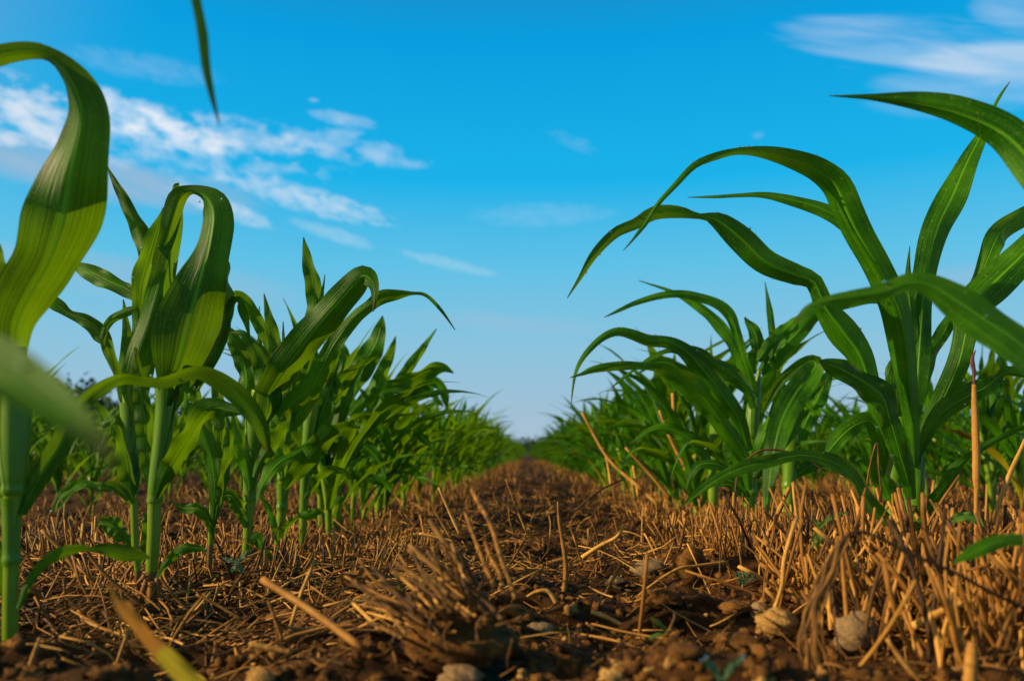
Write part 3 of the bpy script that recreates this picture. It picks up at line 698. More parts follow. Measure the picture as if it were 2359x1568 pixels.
r = plant_root(1740, 1215, 1.45, 'bushy corn plant with a hanging blue-green leaf, left of the large right-hand one', GR)
stalk_px(r, 1.45, [(1738, 1230, 26), (1728, 1170, 28), (1728, 1090, 28), (1730, 1000, 28), (1736, 930, 26), (1744, 880, 14), (1748, 850, 4)], nodes=(.25, .5))
leaf_px(r, 1.44, [(1732, 920, 26), (1728, 882, 26), (1711, 825, 22), (1695, 763, 22), (1679, 722, 26), (1641, 693, 26), (1588, 677, 22), (1526, 679, 18), (1465, 697, 12), (1425, 715, 8), (1391, 731, 1.5)], d=(0, -.06), roll=(0, 15), tint=.6)
leaf_px(r, 1.48, [(1722, 880, 24), (1703, 829, 26), (1683, 784, 27), (1641, 732, 26), (1588, 693, 18), (1539, 669, 9), (1471, 646, 1.5)], d=(0, .05), roll=(0, 20), tint=.8)
leaf_px(r, 1.40, [(1722, 1040, 26), (1700, 965, 38), (1662, 905, 46), (1629, 862, 48), (1595, 822, 44), (1560, 795, 34), (1530, 786, 30), (1493, 783, 30), (1452, 768, 26), (1420, 763, 22), (1385, 778, 18), (1350, 812, 14), (1328, 850, 10), (1319, 890, 6), (1315, 932, 1.5)], d=(0, -.10), roll=(0, 20), wave=.12, tint=.35, drops=[(.55, .8, .0014), (.4, .7, .0014)])
leaf_px(r, 1.38, [(1726, 1130, 24), (1718, 1065, 36), (1690, 1015, 42), (1650, 957, 48), (1609, 907, 50), (1560, 868, 40), (1525, 850, 24), (1485, 843, 16), (1428, 842, 22), (1370, 850, 18), (1338, 862, 8), (1312, 870, 1.5)], d=(0, -.10), roll=(0, -15), tint=.7, drops=[(.35, -.6, .0013), (.8, .4, .0014), (.7, .2, .0012)])
leaf_px(r, 1.42, [(1740, 940, 26), (1724, 895, 32), (1683, 862, 44), (1645, 838, 30), (1612, 812, 22), (1575, 806, 24), (1535, 808, 14), (1485, 833, 12), (1444, 862, 8), (1405, 895, 1.5)], d=(0, -.07), roll=(10, 30), tint=.25)
leaf_px(r, 1.47, [(1776, 830, 20), (1779, 780, 18), (1773, 720, 14), (1761, 648, 1.5)], tint=.5)
leaf_px(r, 1.48, [(1750, 860, 24), (1785, 815, 38), (1825, 775, 44), (1870, 733, 42), (1930, 704, 34), (1996, 690, 22), (2040, 700, 3)], d=(0, -.06), roll=(0, 20), tint=.35)
leaf_px(r, 1.46, [(1745, 830, 20), (1775, 790, 28), (1820, 745, 24), (1845, 725, 3)], tint=.6)
leaf_px(r, 1.47, [(1735, 860, 18), (1745, 800, 30), (1735, 760, 26), (1715, 730, 4)], roll=(30, 20), tint=.1, mat=M_LEAF)
leaf_px(r, 1.36, [(1756, 950, 14), (1790, 885, 22), (1830, 850, 28), (1862, 832, 30), (1880, 838, 38), (1862, 868, 52), (1830, 910, 58), (1800, 970, 56), (1782, 1040, 46), (1772, 1110, 30), (1764, 1180, 14), (1760, 1235, 2)], d=(0, -.10), roll=(0, 26), flip=True, fold=.22, wave=.08, tint=.35)
leaf_px(r, 1.42, [(1732, 1080, 20), (1760, 1000, 32), (1790, 940, 34), (1800, 890, 24), (1790, 850, 4)], tint=.75)
leaf_px(r, 1.43, [(1738, 1100, 22), (1775, 1040, 40), (1810, 1000, 44), (1840, 950, 36), (1870, 905, 22), (1900, 880, 4)], roll=(0, 20), tint=.4)
leaf_px(r, 1.40, [(1722, 1140, 14), (1690, 1095, 24), (1650, 1068, 22), (1610, 1070, 18), (1590, 1100, 12), (1580, 1130, 2)], roll=(10, 30), tint=.1)
leaf_px(r, 1.40, [(1740, 1180, 14), (1715, 1140, 20), (1680, 1115, 18), (1650, 1120, 3)], roll=(10, 30), tint=.2)
leaf_px(r, 1.38, [(1890, 962, 3), (1870, 945, 26), (1855, 930, 22), (1846, 922, 6)][::-1], roll=(20, 40), tint=.9)

r = plant_root(1800, 1190, 1.62, 'corn plant behind the hanging blue-green leaf of the bushy right-row plant', GR)
stalk_px(r, 1.62, [(1812, 1200, 26), (1816, 1130, 28), (1820, 1060, 28), (1822, 980, 34)], nodes=(.4,))
leaf_px(r, 1.62, [(1820, 1050, 26), (1850, 980, 40), (1880, 920, 44), (1905, 870, 26), (1925, 850, 3)], tint=.5)
leaf_px(r, 1.62, [(1818, 1080, 22), (1800, 1020, 40), (1790, 960, 36), (1800, 900, 4)], tint=.7)
leaf_px(r, 1.62, [(1830, 1100, 18), (1870, 1070, 30), (1920, 1060, 22), (1950, 1090, 3)], roll=(10, 30), tint=.3)

r = plant_root(1640, 1190, 1.83, 'corn plant among pale straw stalks, with a thick upright sheath, in the right row', GR)
stalk_px(r, 1.83, [(1640, 1200, 22), (1642, 1140, 24), (1644, 1080, 24), (1650, 1000, 28), (1655, 930, 30)], nodes=(.4,))
leaf_px(r, 1.83, [(1648, 1020, 24), (1620, 940, 40), (1590, 880, 42), (1550, 840, 30), (1510, 835, 18), (1470, 860, 3)], roll=(0, 20), tint=.35)
leaf_px(r, 1.83, [(1650, 990, 24), (1638, 920, 38), (1625, 860, 30), (1600, 800, 4)], tint=.5)
leaf_px(r, 1.83, [(1655, 960, 22), (1675, 890, 34), (1690, 830, 24), (1700, 790, 3)], tint=.6)
leaf_px(r, 1.80, [(1644, 1080, 18), (1600, 1020, 32), (1550, 990, 28), (1500, 990, 20), (1450, 1020, 3)], roll=(15, 35), tint=.4)
leaf_px(r, 1.80, [(1642, 1100, 18), (1680, 1060, 30), (1720, 1050, 22), (1745, 1070, 3)], roll=(15, 35), tint=.2)

# ------------------------------------------------------------------ plants just outside the frame whose leaves reach into it
r = empty('corn_plant', (-.36, .30, -.002), 'near corn plant outside the left edge, one blurred leaf tip hanging from the sky', 'corn plant', GL)
mb = MB(); tube(mb, [(0, 0, -.04), (0, 0, .05), (.002, 0, .12), (.004, .002, .2), (.004, .002, .27)], [.0085, .0085, .009, .010, .011], 12); mb.build('stalk', M_STALK, r)
leaf_px(r, .36, [(-780, 500, 60), (-700, 200, 120), (-520, -150, 150), (-220, -330, 150), (120, -330, 130), (330, -220, 90), (425, -90, 52), (447, 0, 30), (462, 80, 32), (470, 150, 26), (484, 215, 18), (505, 288, 3)], d=(-.05, .02), roll=(0, 40), fold=.3, wave=.05, tint=.5)
leaf_px(r, .19, [(-1900, 1150, 60), (-1200, 900, 120), (-600, 790, 150), (-200, 790, 160), (-40, 845, 150), (50, 900, 130), (115, 945, 105), (175, 990, 75), (225, 1030, 40), (265, 1065, 4)], d=(.11, -.02), roll=(25, -30), fold=.2, wave=.10, tint=.9, flip=True, drops=[(.60, -.9, .0012), (.75, -.9, .0012), (.9, .6, .0009)])

r = empty('corn_plant', (.385, .52, 0), 'near corn plant outside the right edge, reaching two broad leaves into the view', 'corn plant', GR)
mb = MB(); tube(mb, [(0, 0, -.04), (0, 0, .05), (.002, 0, .12), (.004, .002, .2), (.004, .002, .30)], [.0095, .0095, .010, .011, .012], 12); mb.build('stalk', M_STALK, r)
leaf_px(r, .60, [(2610, 1000, 50), (2580, 800, 70), (2520, 610, 90), (2455, 480, 96), (2385, 385, 96), (2310, 308, 88), (2210, 262, 74), (2110, 238, 48), (2010, 226, 18), (1950, 223, 8), (1908, 221, 1.5)], d=(-.08, .02), roll=(0, -12), fold=.3, wave=.05, tint=.35)
leaf_px(r, .54, [(2620, 1200, 40), (2560, 1050, 66), (2500, 945, 86), (2420, 855, 96), (2340, 785, 92), (2270, 738, 84), (2200, 690, 72), (2140, 655, 54), (2090, 650, 44), (2030, 672, 36), (1960, 682, 28), (1900, 692, 22), (1855, 712, 14), (1828, 745, 2)], d=(-.03, -.02), roll=(5, 38), fold=.3, wave=.08, tint=.7, drops=[(.55, .1, .0011), (.78, .9, .0011)])
leaf_px(r, .48, [(2700, 1420, 20), (2560, 1320, 28), (2440, 1258, 28), (2340, 1242, 27), (2280, 1252, 30), (2232, 1276, 24), (2187, 1300, 2)], d=(.04, 0), roll=(10, 20), tint=.8)
# ------------------------------------------------------------------ the rest of the rows
def arc_leaf(rs, z0, L, wmax, az, el0, bend, twist, n, m, tint, seed, curl=.4, base=.008):
    s = np.linspace(0, 1, n)
    el = el0 - bend * s ** 1.6
    azs = az + .35 * rs.standard_normal() * s + .18 * np.sin(s * 7 + seed)
    dl = L / (n - 1)
    d = np.stack([np.cos(el) * np.cos(azs), np.cos(el) * np.sin(azs), np.sin(el)], -1)
    C = np.array((0, 0, z0)) + np.vstack([np.zeros(3), np.cumsum(d[:-1] * dl, 0)])
    w = wmax * (sstep(-.25, .28, s) * (1 - sstep(.45, 1.02, s) ** 1.1) + .02)
    S = np.stack([-np.sin(azs), np.cos(azs), 0 * s], -1)
    T = unit(np.gradient(C, axis=0)); N = np.cross(T, S)
    tw = twist * s ** 1.3
    S = S * np.cos(tw)[:, None] + N * np.sin(tw)[:, None]
    return C, w, S
def plant_parts(seed, lean, n, m, sides):
    """Meshes of one young corn plant; lean = +1 droops towards +x, -1 towards -x."""
    rs = np.random.default_rng(seed)
    H = rs.uniform(.17, .23)
    parts = []
    mb = MB()
    z = np.linspace(-.03, H, 9 if n > 8 else 4)
    sway = .012 * rs.standard_normal(2)
    C = np.stack([sway[0] * (z / H) ** 2, sway[1] * (z / H) ** 2, z], -1)
    tube(mb, C, np.interp(z, [-.03, .05, .1, H], [.0068, .0068, .0078, .0085]), sides)
    parts.append(('stalk', mb))
    k = rs.integers(9, 13)
    for i in range(k):
        f = i / (k - 1)
        z0 = .02 + (H - .02) * f ** .9
        side = lean if rs.random() < (.78 if f < .45 else .5) else -lean
        az = (0 if side > 0 else PI) + rs.normal(0, 1.15)
        L = .22 + .21 * math.sin(PI * min(1, .25 + f * .62)) * rs.uniform(.8, 1.15)
        el0 = math.radians(rs.uniform(52, 70) + 16 * f)
        bend = rs.uniform(.9, 2.3) * (1.15 - .55 * f)
        if lean > 0: bend *= .85; el0 += .05
        if i == k - 1: L, bend, el0 = rs.uniform(.16, .24), rs.uniform(0, .3), math.radians(rs.uniform(78, 88))
        wm = rs.uniform(.024, .040) * (.75 + .4 * f) * (.6 if i == k - 1 else 1)
        C, w, S = arc_leaf(rs, z0, L, wm, az, el0, bend, rs.normal(0, .7), n, m, .5, seed * 31 + i)
        C[:, 0] += sway[0] * (z0 / H) ** 2; C[:, 1] += sway[1] * (z0 / H) ** 2
        mb = MB()
        ribbon(mb, C, w, S, .34, .15 if m > 3 else 0, seed * 31 + i, m, rs.uniform(.25, .75), .6)
        parts.append(('leaf', mb))
    return parts
NPROTO = 12
ROWS = [(-.36, 1), (.39, -1)] + [(-.36 - .75 * k, 1) for k in range(1, 60)] + [(.39 + .75 * k, -1) for k in range(1, 60)]
spots = []                                   # (distance, row number, x, y, lean)
for ri, (rx, lean) in enumerate(ROWS):
    y = {0: 1.30, 1: 1.62}.get(ri, 0)
    if ri > 1: y = max(1.25, abs(rx) / .66)
    while y < 70:
        step = rng.uniform(.10, .17) if y < 20 else rng.uniform(.2, .3)
        y += step
        if abs(rx) > 3 + .62 * y: continue
        if y > 14 and abs(rx) > 5 + .22 * y: continue
        spots.append((math.hypot(rx, y), ri, rx * (.86 if ri < 2 and y > 2.6 else 1) + rng.normal(0, .025), y, lean))
spots.sort()
ORD = ['first', 'second', 'third', 'fourth', 'fifth', 'sixth', 'seventh', 'eighth', 'ninth', 'tenth', 'eleventh', 'twelfth', 'thirteenth', 'fourteenth', 'fifteenth', 'sixteenth']
N_SINGLE, N_PARTS = 270, 110
protos = {}
def proto_meshes(key, lod):
    if (key, lod) not in protos:
        seed, lean = key
        if lod == 'parts':
            protos[key, lod] = [(nm, mb.mesh(nm, M_STALK if nm == 'stalk' else (M_DRYLEAF if j == 1 and seed % 6 == 0 else M_LEAF))) for j, (nm, mb) in enumerate(plant_parts(seed, lean, 18, 7, 10))]
        elif lod == 'one':
            big = MB()
            for nm, mb in plant_parts(seed, lean, 13, 5, 7): big.raw(*mb.arrays())
            protos[key, lod] = big.mesh('corn_plant', M_FAR)
        else:
            big = MB()
            for nm, mb in plant_parts(seed, lean, 7, 3, 4): big.raw(*mb.arrays())
            protos[key, lod] = big.arrays()
    return protos[key, lod]
count = {}
far = MB()
for i, (dist, ri, x, y, lean) in enumerate(spots):
    key = (int(rng.integers(0, NPROTO)) + (500 if lean < 0 else 0), lean)
    a = rng.normal(0, .30); sc = rng.choice([rng.uniform(.68, .90), rng.uniform(.45, .7)], p=[.74, .26]) * (1.12 if lean < 0 else 1) if dist > 3.6 else rng.uniform(.60, .82) if lean > 0 else rng.uniform(.78, .98)
    z = float(gz(x, y))
    if i < N_SINGLE:
        c = count[ri] = count.get(ri, 0) + 1
        if ri < 2:
            side = 'left' if ri == 0 else 'right'
            grp = 'small corn plants running down the %s row' % side
            lab = '%s small corn plant in the line running down the %s row to the horizon' % (ORD[c - 1], side) if c <= 16 else 'tiny blurred corn plant in the far stretch of the %s row' % side
        else:
            side = 'left' if ROWS[ri][0] < 0 else 'right'
            k = int(round((abs(ROWS[ri][0]) - .37) / .75))
            grp = 'corn plants of outer rows behind the %s row' % side
            lab = 'blurred green corn plant in the %s row behind the front %s row' % (('next', 'third', 'fourth', 'fifth', 'sixth', 'seventh', 'eighth')[min(k - 1, 6)], side)
        if i < N_PARTS:
            e = empty('corn_plant', (x, y, z), lab, 'corn plant', grp)
            e.rotation_euler = (0, 0, a); e.scale = (sc, sc, sc)
            for nm, me in proto_meshes(key, 'parts'):
                o = bpy.data.objects.new(nm, me); COL.objects.link(o); o.parent = e
        else:
            o = bpy.data.objects.new('corn_plant', proto_meshes(key, 'one')); COL.objects.link(o)
            o.location, o.rotation_euler, o.scale = (x, y, z), (0, 0, a), (sc, sc, sc)
            tag(o, lab, 'corn plant', grp)
    else:
        V, Q, UV, T = proto_meshes(key, 'far')
        c_, s_ = math.cos(a), math.sin(a)
        k = sc * (1.0 if y < 20 else 1.12)
        W_ = np.stack([V[:, 0] * c_ - V[:, 1] * s_, V[:, 0] * s_ + V[:, 1] * c_, V[:, 2]], -1) * k + np.array((x, y, z))
        far.raw(W_, Q, UV, T)
o = far.build('corn_rows', M_FAR)
tag(o, 'blurred mass of young corn filling the far rows of the field', 'corn', None, 'stuff')

# ------------------------------------------------------------------ woods on the horizon
def woods(name, label, spots_, nb=170, leaf=1.0):
    mb = MB(); rs = np.random.default_rng(5)
    for x, y, h, w in spots_:
        base = np.array((x, y, -.3))
        tube(mb, [base, base + (0, 0, h * .5), base + (rs.normal(0, .2), 0, h * .85)], [h * .03, h * .022, h * .006], 6, .0)
        ph, ct, rr = rs.uniform(0, 2 * PI, nb), rs.uniform(-1, 1, nb), rs.random(nb) ** .33
        st = np.sqrt(1 - ct ** 2)
        lump = 1 + .35 * np.sin(3 * ph + x) * st + .25 * rs.standard_normal(nb)
        C = np.stack([w * .5 * rr * st * np.cos(ph) * lump, w * .5 * rr * st * np.sin(ph) * lump, h * .5 + h * .52 * rr * ct * lump], -1) + base
        sz = h * leaf * rs.uniform(.05, .11, nb)
        for c, s_ in zip(C, sz):
            q = unit(rs.standard_normal((2, 3))); a_, b_ = q[0], unit(np.cross(q[0], q[1]))
            a2 = np.cross(a_, b_)
            P = np.array([[c - a_ * s_, c + b_ * s_ * .7 + a2 * s_ * .3], [c - b_ * s_ * .7 + a2 * s_ * .3, c + a_ * s_]])
            mb.grid(P, False, rs.uniform(.1, .9))
    o = mb.build(name, M_WOOD)
    tag(o, label, 'trees', None, 'stuff')
rs = np.random.default_rng(3)
sp = []
for k in range(300):
    Y = rs.uniform(700, 900); X = rs.uniform(-.75, .75) * Y
    sp.append((X, Y, rs.uniform(9, 15), rs.uniform(14, 26)))
woods('distant_woods', 'low blue-green line of trees along the horizon', sp, 280, .8)
sp = []
for px in np.linspace(-120, 640, 34):
    Y = rs.uniform(130, 165)
    top = np.interp(px, [-120, 100, 200, 260, 330, 420, 560, 640], [880, 890, 888, 915, 940, 950, 975, 1000]) + rs.uniform(-8, 14)
    p = at(px, top, Y)
    sp.append((p[0], Y, max(2.5, p[2]), rs.uniform(5, 9)))
woods('field_edge_woods', 'dark trees at the field edge behind the left rows', sp, 620, .62)
# ------------------------------------------------------------------ straw on the soil
def make_straw(n, xs, ys, h, lean, rad, dark=0.0, az=None):
    xs, ys = np.asarray(xs), np.asarray(ys)
    n = len(xs)
    z = gz(xs, ys)
    P0 = np.stack([xs, ys, z - .008], -1)
    if az is None: az = rng.uniform(0, 2 * PI, n)
    d = unit(np.stack([np.cos(az) * np.sin(lean), np.sin(az) * np.sin(lean), np.cos(lean)], -1))
    P1 = P0 + d * (h + .008)[:, None]
    bend = rng.standard_normal((n, 3)) * (h * .05)[:, None]
    tint = np.clip(rng.normal(.40, .28, n) - dark, 0, 1)
    return P0, P1, rad, bend, tint
def in_view(P):
    c = RM.transposed() @ Vector((P[0], P[1], P[2] - CAM_H))
    if c.z > -.05: return None
    return 1179 + c.x / -c.z * FPX, 784 - c.y / -c.z * FPX
up0, up1, upr, upb, upt = [], [], [], [], []
def add(t):
    for l, a in zip((up0, up1, upr, upb, upt), t): l.append(a)
# clumps of cut straw standing in bands beside the corn rows
def band(xc, xs_, y0, y1, n_clumps, per, hlo, hhi, lean, spread=.02, rlo=.0011, rhi=.0019):
    cx = xc + rng.normal(0, xs_, n_clumps); cy = rng.uniform(y0, y1, n_clumps)
    k = rng.integers(per[0], per[1] + 1, n_clumps)
    X = np.repeat(cx, k) + rng.normal(0, spread, k.sum()); Y = np.repeat(cy, k) + rng.normal(0, spread, k.sum())
    Y = np.maximum(Y, .40)
    keep = rng.random(len(X)) < np.where((np.abs(X - .03) < .19) & (Y < 20), .16, 1.0)
    n = len(X)
    az = np.repeat(rng.uniform(0, 2 * PI, n_clumps), k) + rng.normal(0, .9, n)
    ln = np.clip(np.repeat(np.abs(rng.normal(0, lean, n_clumps)), k) + np.abs(rng.normal(0, lean * .55, n)), 0, 1.45)
    hh = rng.uniform(hlo, hhi, n) * np.repeat(rng.uniform(.55, 1.15, n_clumps), k)
    t = make_straw(n, X, Y, hh, ln, rng.uniform(rlo, rhi, n), 0, az)
    add(tuple(a[keep] for a in t))
band(.36, .085, .52, 1.05, 215, (4, 9), .022, .094, .40, .016, .0009, .0021)     # thick stand at the right
band(.30, .12, 1.0, 1.9, 170, (4, 8), .03, .07, .38)
band(.52, .10, .8, 2.6, 150, (4, 8), .03, .07, .35)
band(-.42, .15, .75, 1.7, 130, (3, 7), .02, .06, .6)
band(-.75, .25, 1.1, 3.0, 220, (3, 7), .03, .065, .4)
band(-.22, .11, .95, 2.2, 80, (3, 6), .015, .05, .65)
band(.04, .13, 1.05, 2.4, 110, (3, 6), .02, .055, .45, .025, .0008, .0014)
band(.0, .6, 2.2, 5.0, 620, (3, 7), .03, .075, .4)
band(.0, 1.6, 3.5, 9.0, 900, (3, 6), .03, .08, .4, .03, .0012, .0022)
band(.0, .35, 5.0, 18.0, 800, (3, 6), .03, .085, .5, .05, .0018, .003)
band(.36, .10, .50, 1.2, 90, (3, 6), .03, .08, .95, .02, .0005, .0012)
band(-.40, .2, .60, 1.8, 200, (3, 6), .02, .06, .9, .03, .0006, .0014)
band(-.05, .2, .80, 1.8, 50, (3, 6), .02, .045, .95, .03, .0005, .0011)
band(1.1, .35, 1.4, 4.0, 260, (3, 7), .03, .08, .4)
P0, P1, RR, BB, TT = (np.concatenate(a) for a in (up0, up1, upr, upb, upt))
# the stalks that show largest become things of their own
size = RR * 2 * np.linalg.norm(P1 - P0, axis=1) / np.maximum(P0[:, 1], .2) ** 2
ok = np.zeros(len(P0), bool)
for i in np.argsort(-size)[:1500]:
    p = in_view((P0[i] + P1[i]) / 2)
    if p and 0 < p[0] < 2358 and 0 < p[1] < 1560: ok[i] = True
order = [i for i in np.argsort(-size) if ok[i]][:190]
single = np.zeros(len(P0), bool); single[order] = True
for i in order:
    mb = MB(); sl_ = slice(i, i + 1)
    org = P0[i].copy()
    straws(mb, P0[sl_] - org, P1[sl_] - org, RR[sl_], BB[sl_], TT[sl_], 8, 6)
    o = mb.build('straw_stub', M_STRAW, None, tuple(org))
    px = in_view((P0[i] + P1[i]) / 2)[0]
    if px > 1500: tag(o, 'cut golden straw stub in the dense stand before the right row', 'straw stub', 'straw stubs in front of the right row')
    elif px < 800: tag(o, 'cut brown straw stub in the shade below the left row', 'straw stub', 'straw stubs below the left row')
    else: tag(o, 'cut straw stub on the bare strip between the rows', 'straw stub', 'straw stubs between the rows')
mb = MB()
k = ~single
straws(mb, P0[k], P1[k], RR[k], BB[k], TT[k], 5, 4)
tag(mb.build('straw_stubble', M_STRAW), 'golden cut straw stubble standing across the field', 'stubble', None, 'stuff')

# straw and chaff lying on the soil
def litter(name, label, n, x_s, y0, y1, llo, lhi, rlo, rhi, mat, tl, th, xc=0.0, lift=.006, tilt=.22, bare=.28):
    u = rng.random(n)
    Y = y0 * (y1 / y0) ** u
    X = xc + rng.normal(0, 1, n) * x_s * (.35 + .65 * Y)
    az = rng.uniform(0, 2 * PI, n); L = rng.uniform(llo, lhi, n)
    keep = rng.random(n) < np.where((X > -.08) & (Y < 1.0) & (X < .28), bare * .6, np.where(Y < .74, .5, 1.0))
    X, Y, az, L = X[keep], Y[keep], az[keep], L[keep]; n = len(X)
    d = np.stack([np.cos(az), np.sin(az), 0 * az], -1)
    A = np.stack([X, Y, 0 * X], -1); B = A + d * L[:, None]
    A[:, 2] = gz(A[:, 0], A[:, 1]) + rng.uniform(0, lift, n); B[:, 2] = gz(B[:, 0], B[:, 1]) + rng.uniform(0, lift, n) + np.abs(rng.normal(0, tilt, n)) * L * .5
    mb = MB()
    straws(mb, A, B, rng.uniform(rlo, rhi, n), rng.standard_normal((n, 3)) * (L * .07)[:, None], rng.uniform(tl, th, n), 5, 4)
    tag(mb.build(name, mat), label, 'straw litter', None, 'stuff')
litter('straw_litter', 'broken straw and chaff lying over the soil', 4200, .55, .55, 8, .012, .06, .0006, .0014, M_STRAW, .1, .75)
litter('long_straw_litter', 'long fallen straws crossing each other in the shade of the left row', 200, .16, .62, 1.6, .03, .10, .0006, .0016, M_STRAW, .0, .75, -.30, .012, .25)
litter('straw_tangle', 'tangle of fine straw lying in layers over the soil', 3600, .5, .60, 3.5, .02, .07, .0004, .0010, M_STRAW, .0, 1.0, .0, .014, .5)
litter('dark_straw_litter', 'weathered dark straw fragments matted on the soil', 3600, .5, .50, 4, .01, .05, .0004, .0012, M_DARKSTRAW, .1, .9, -.08)
litter('root_hairs', 'fine pale root fibres tangled on the soil between the rows', 1500, .25, .5, 1.6, .008, .03, .0002, .0004, M_STRAW, .3, .7, .08, .008, .4)

# crumbs of soil and pebbles too many to count
def crumbs(name, label, n, lo, hi, y0, y1, mat, xs_):
    mb = MB(); rs = np.random.default_rng(17)
    base = []
    for s_ in range(8):
        b = MB(); ball(b, (0, 0, 0), (1, 1, 1), 9, 12, 1.15, 40 + s_); base.append(b.arrays())
    Y = y0 * (y1 / y0) ** rs.random(n); X = rs.normal(0, 1, n) * xs_ * (.25 + .7 * Y) + .02
    R_ = lo * (hi / lo) ** (rs.random(n) ** 1.8)
    Z = gz(X, Y)
    for x, y, z, r_ in zip(X, Y, Z, R_):
        V, Q, UV, T = base[rs.integers(0, 8)]
        a = rs.uniform(0, 2 * PI); c_, s_ = math.cos(a), math.sin(a)
        f = rs.uniform(.7, 1.3, 3) * r_
        W_ = V * f
        W_ = np.stack([W_[:, 0] * c_ - W_[:, 1] * s_, W_[:, 0] * s_ + W_[:, 1] * c_, W_[:, 2] * .75], -1) + (x, y, z + r_ * .15)
        mb.raw(W_, Q, UV, np.full(len(V), rs.uniform(.15, .85)))
    tag(mb.build(name, mat), label, 'soil crumbs', None, 'stuff')
crumbs('soil_crumbs', 'crumbled brown soil clods covering the ground', 12000, .0010, .0065, .36, 2.2, M_CLOD, .62)
crumbs('gravel', 'small tan pebbles mixed into the soil', 420, .002, .006, .40, 1.8, M_STONE, .5)

# ------------------------------------------------------------------ stones one can tell apart
def stone(x, y, w, h, label, mat=M_STONE, tint=.5, seed=0, Y=None):
    Y = Y or ground_at(x, y + h * .42)
    p = at(x, y, Y); k = Y / FPX
    mb = MB()
    ball(mb, (0, 0, 0), (w * k / 2, w * k / 2 * .85, h * k / 2), 20, 28, .62, seed, tint)
    o = mb.build('stone', mat, None, tuple(p))
    return tag(o, label, 'stone', 'stones on the soil')
stone(1787, 1436, 78, 56, 'squarish tan stone with a shaded right side, left of the straw stand', seed=1, tint=.8)
stone(1752, 1452, 26, 20, 'small tan pebble touching the left side of the squarish stone', seed=2, tint=.7)
stone(1750, 1408, 48, 34, 'rounded brown stone just behind the squarish tan one', M_GREY, .6, 3)
stone(1970, 1462, 96, 92, 'large grey-tan boulder half buried under the straw stand', M_GREY, .8, 4)
stone(2050, 1318, 30, 34, 'pale pebble caught between straw stalks', seed=5, tint=.6)
stone(1062, 1562, 96, 56, 'big blurred grey-tan stone at the bottom edge, centre', M_GREY, .7, 6)
stone(1408, 1566, 58, 46, 'blurred orange stone cut by the bottom edge', seed=7, tint=.9)
stone(598, 1570, 62, 50, 'blurred tan lump at the bottom edge below the slanting straw', seed=8, tint=.7)
stone(1498, 1312, 78, 42, 'smooth olive-grey stone in the dip between the rows', M_GREY, .5, 9)
stone(1473, 1318, 24, 22, 'small orange pebble against the olive-grey stone', seed=10, tint=.9)
stone(1420, 1340, 50, 26, 'flat grey stone below the fallen straw tuft', M_GREY, .4, 11)
stone(1525, 1380, 74, 40, 'dark lumpy clod right of the flat grey stone', M_CLOD, .6, 12)
stone(1690, 1400, 60, 28, 'low brown stone in front of the bent straw', M_CLOD, .8, 13)
stone(840, 1340, 110, 52, 'broad tan clod behind the root clump', M_CLOD, .95, 14)
stone(655, 1418, 80, 26, 'flat tan clod left of the root clump', M_CLOD, .9, 15)
stone(640, 1500, 34, 30, 'small pale pebble by the lying straw', seed=16, tint=.4)
stone(1700, 1478, 96, 38, 'long flat grey clod in the right foreground', M_CLOD, .6, 17)
stone(1580, 1500, 84, 32, 'flat dark clod in the middle of the right foreground', M_CLOD, .45, 18)
stone(1590, 1296, 60, 60, 'upright earth lump at the foot of the straw stand', M_CLOD, .75, 19)
stone(1240, 1452, 60, 30, 'pale stone at the right foot of the root clump', M_GREY, .6, 22)
stone(1545, 1527, 36, 30, 'round blurred pebble in the bottom foreground', M_STONE, .4, 24)

# ------------------------------------------------------------------ straws one can tell apart
def straw_px(name, pts, label, Y=None, d=(0, 0), mat=M_STRAW, tint=.6, cat='straw', group=None, taper=.7):
    if Y is None: Y = ground_at(pts[0][0], pts[0][1])
    P = np.array(pts, float)
    c = catmull(P, 6); s = np.linspace(0, 1, len(c))
    Yd = Y + d[0] + (d[1] - d[0]) * s
    C = np.array([at(x, y, yy) for (x, y, _), yy in zip(c, Yd)])
    r_ = c[:, 2] / 2 * Yd / FPX * (1 + .05 * rng.standard_normal(len(c)))
    org = C[0].copy()
    tn = np.clip(tint + np.repeat(rng.normal(0, .10, len(C) + 2), 8), 0, 1).reshape(-1, 8)
    mb = MB(); tube(mb, C - org, r_, 8, tn)
    o = mb.build(name, mat, None, tuple(org))
    return tag(o, label, cat, group)
ST = 'loose straws near the camera'
straw_px('straw', [(835, 1492, 17), (720, 1408, 17), (605, 1334, 15)], 'thick blurred straw slanting up left in the foreground', .53, (0, .05), tint=.5, group=ST)
straw_px('straw', [(668, 1445, 9), (692, 1370, 9), (726, 1288, 8)], 'thin straw standing upright behind the thick slanting one', .66, (0, .02), tint=.7, group=ST)
straw_px('straw', [(874, 1448, 10), (838, 1412, 9), (800, 1376, 9)], 'short bright straw piece beside the root clump', .61, (0, .03), tint=.9, group=ST)
straw_px('straw', [(650, 1474, 8), (632, 1420, 8), (618, 1384, 7)], 'small dull straw under the thick slanting one', .6, tint=.45, group=ST)
straw_px('straw', [(575, 1482, 14), (620, 1492, 14), (672, 1502, 12)], 'short straw piece lying flat in the lower left foreground', .53, tint=.6, group=ST)
straw_px('straw', [(1297, 1378, 12), (1303, 1302, 11), (1288, 1200, 8), (1284, 1154, 3)], 'tall brown straw standing alone in the middle of the bare strip', .80, tint=.45, group=ST)
straw_px('straw', [(1394, 1368, 7), (1412, 1332, 7), (1432, 1294, 7)], 'short leaning straw right of the lone brown one', tint=.6, group=ST)
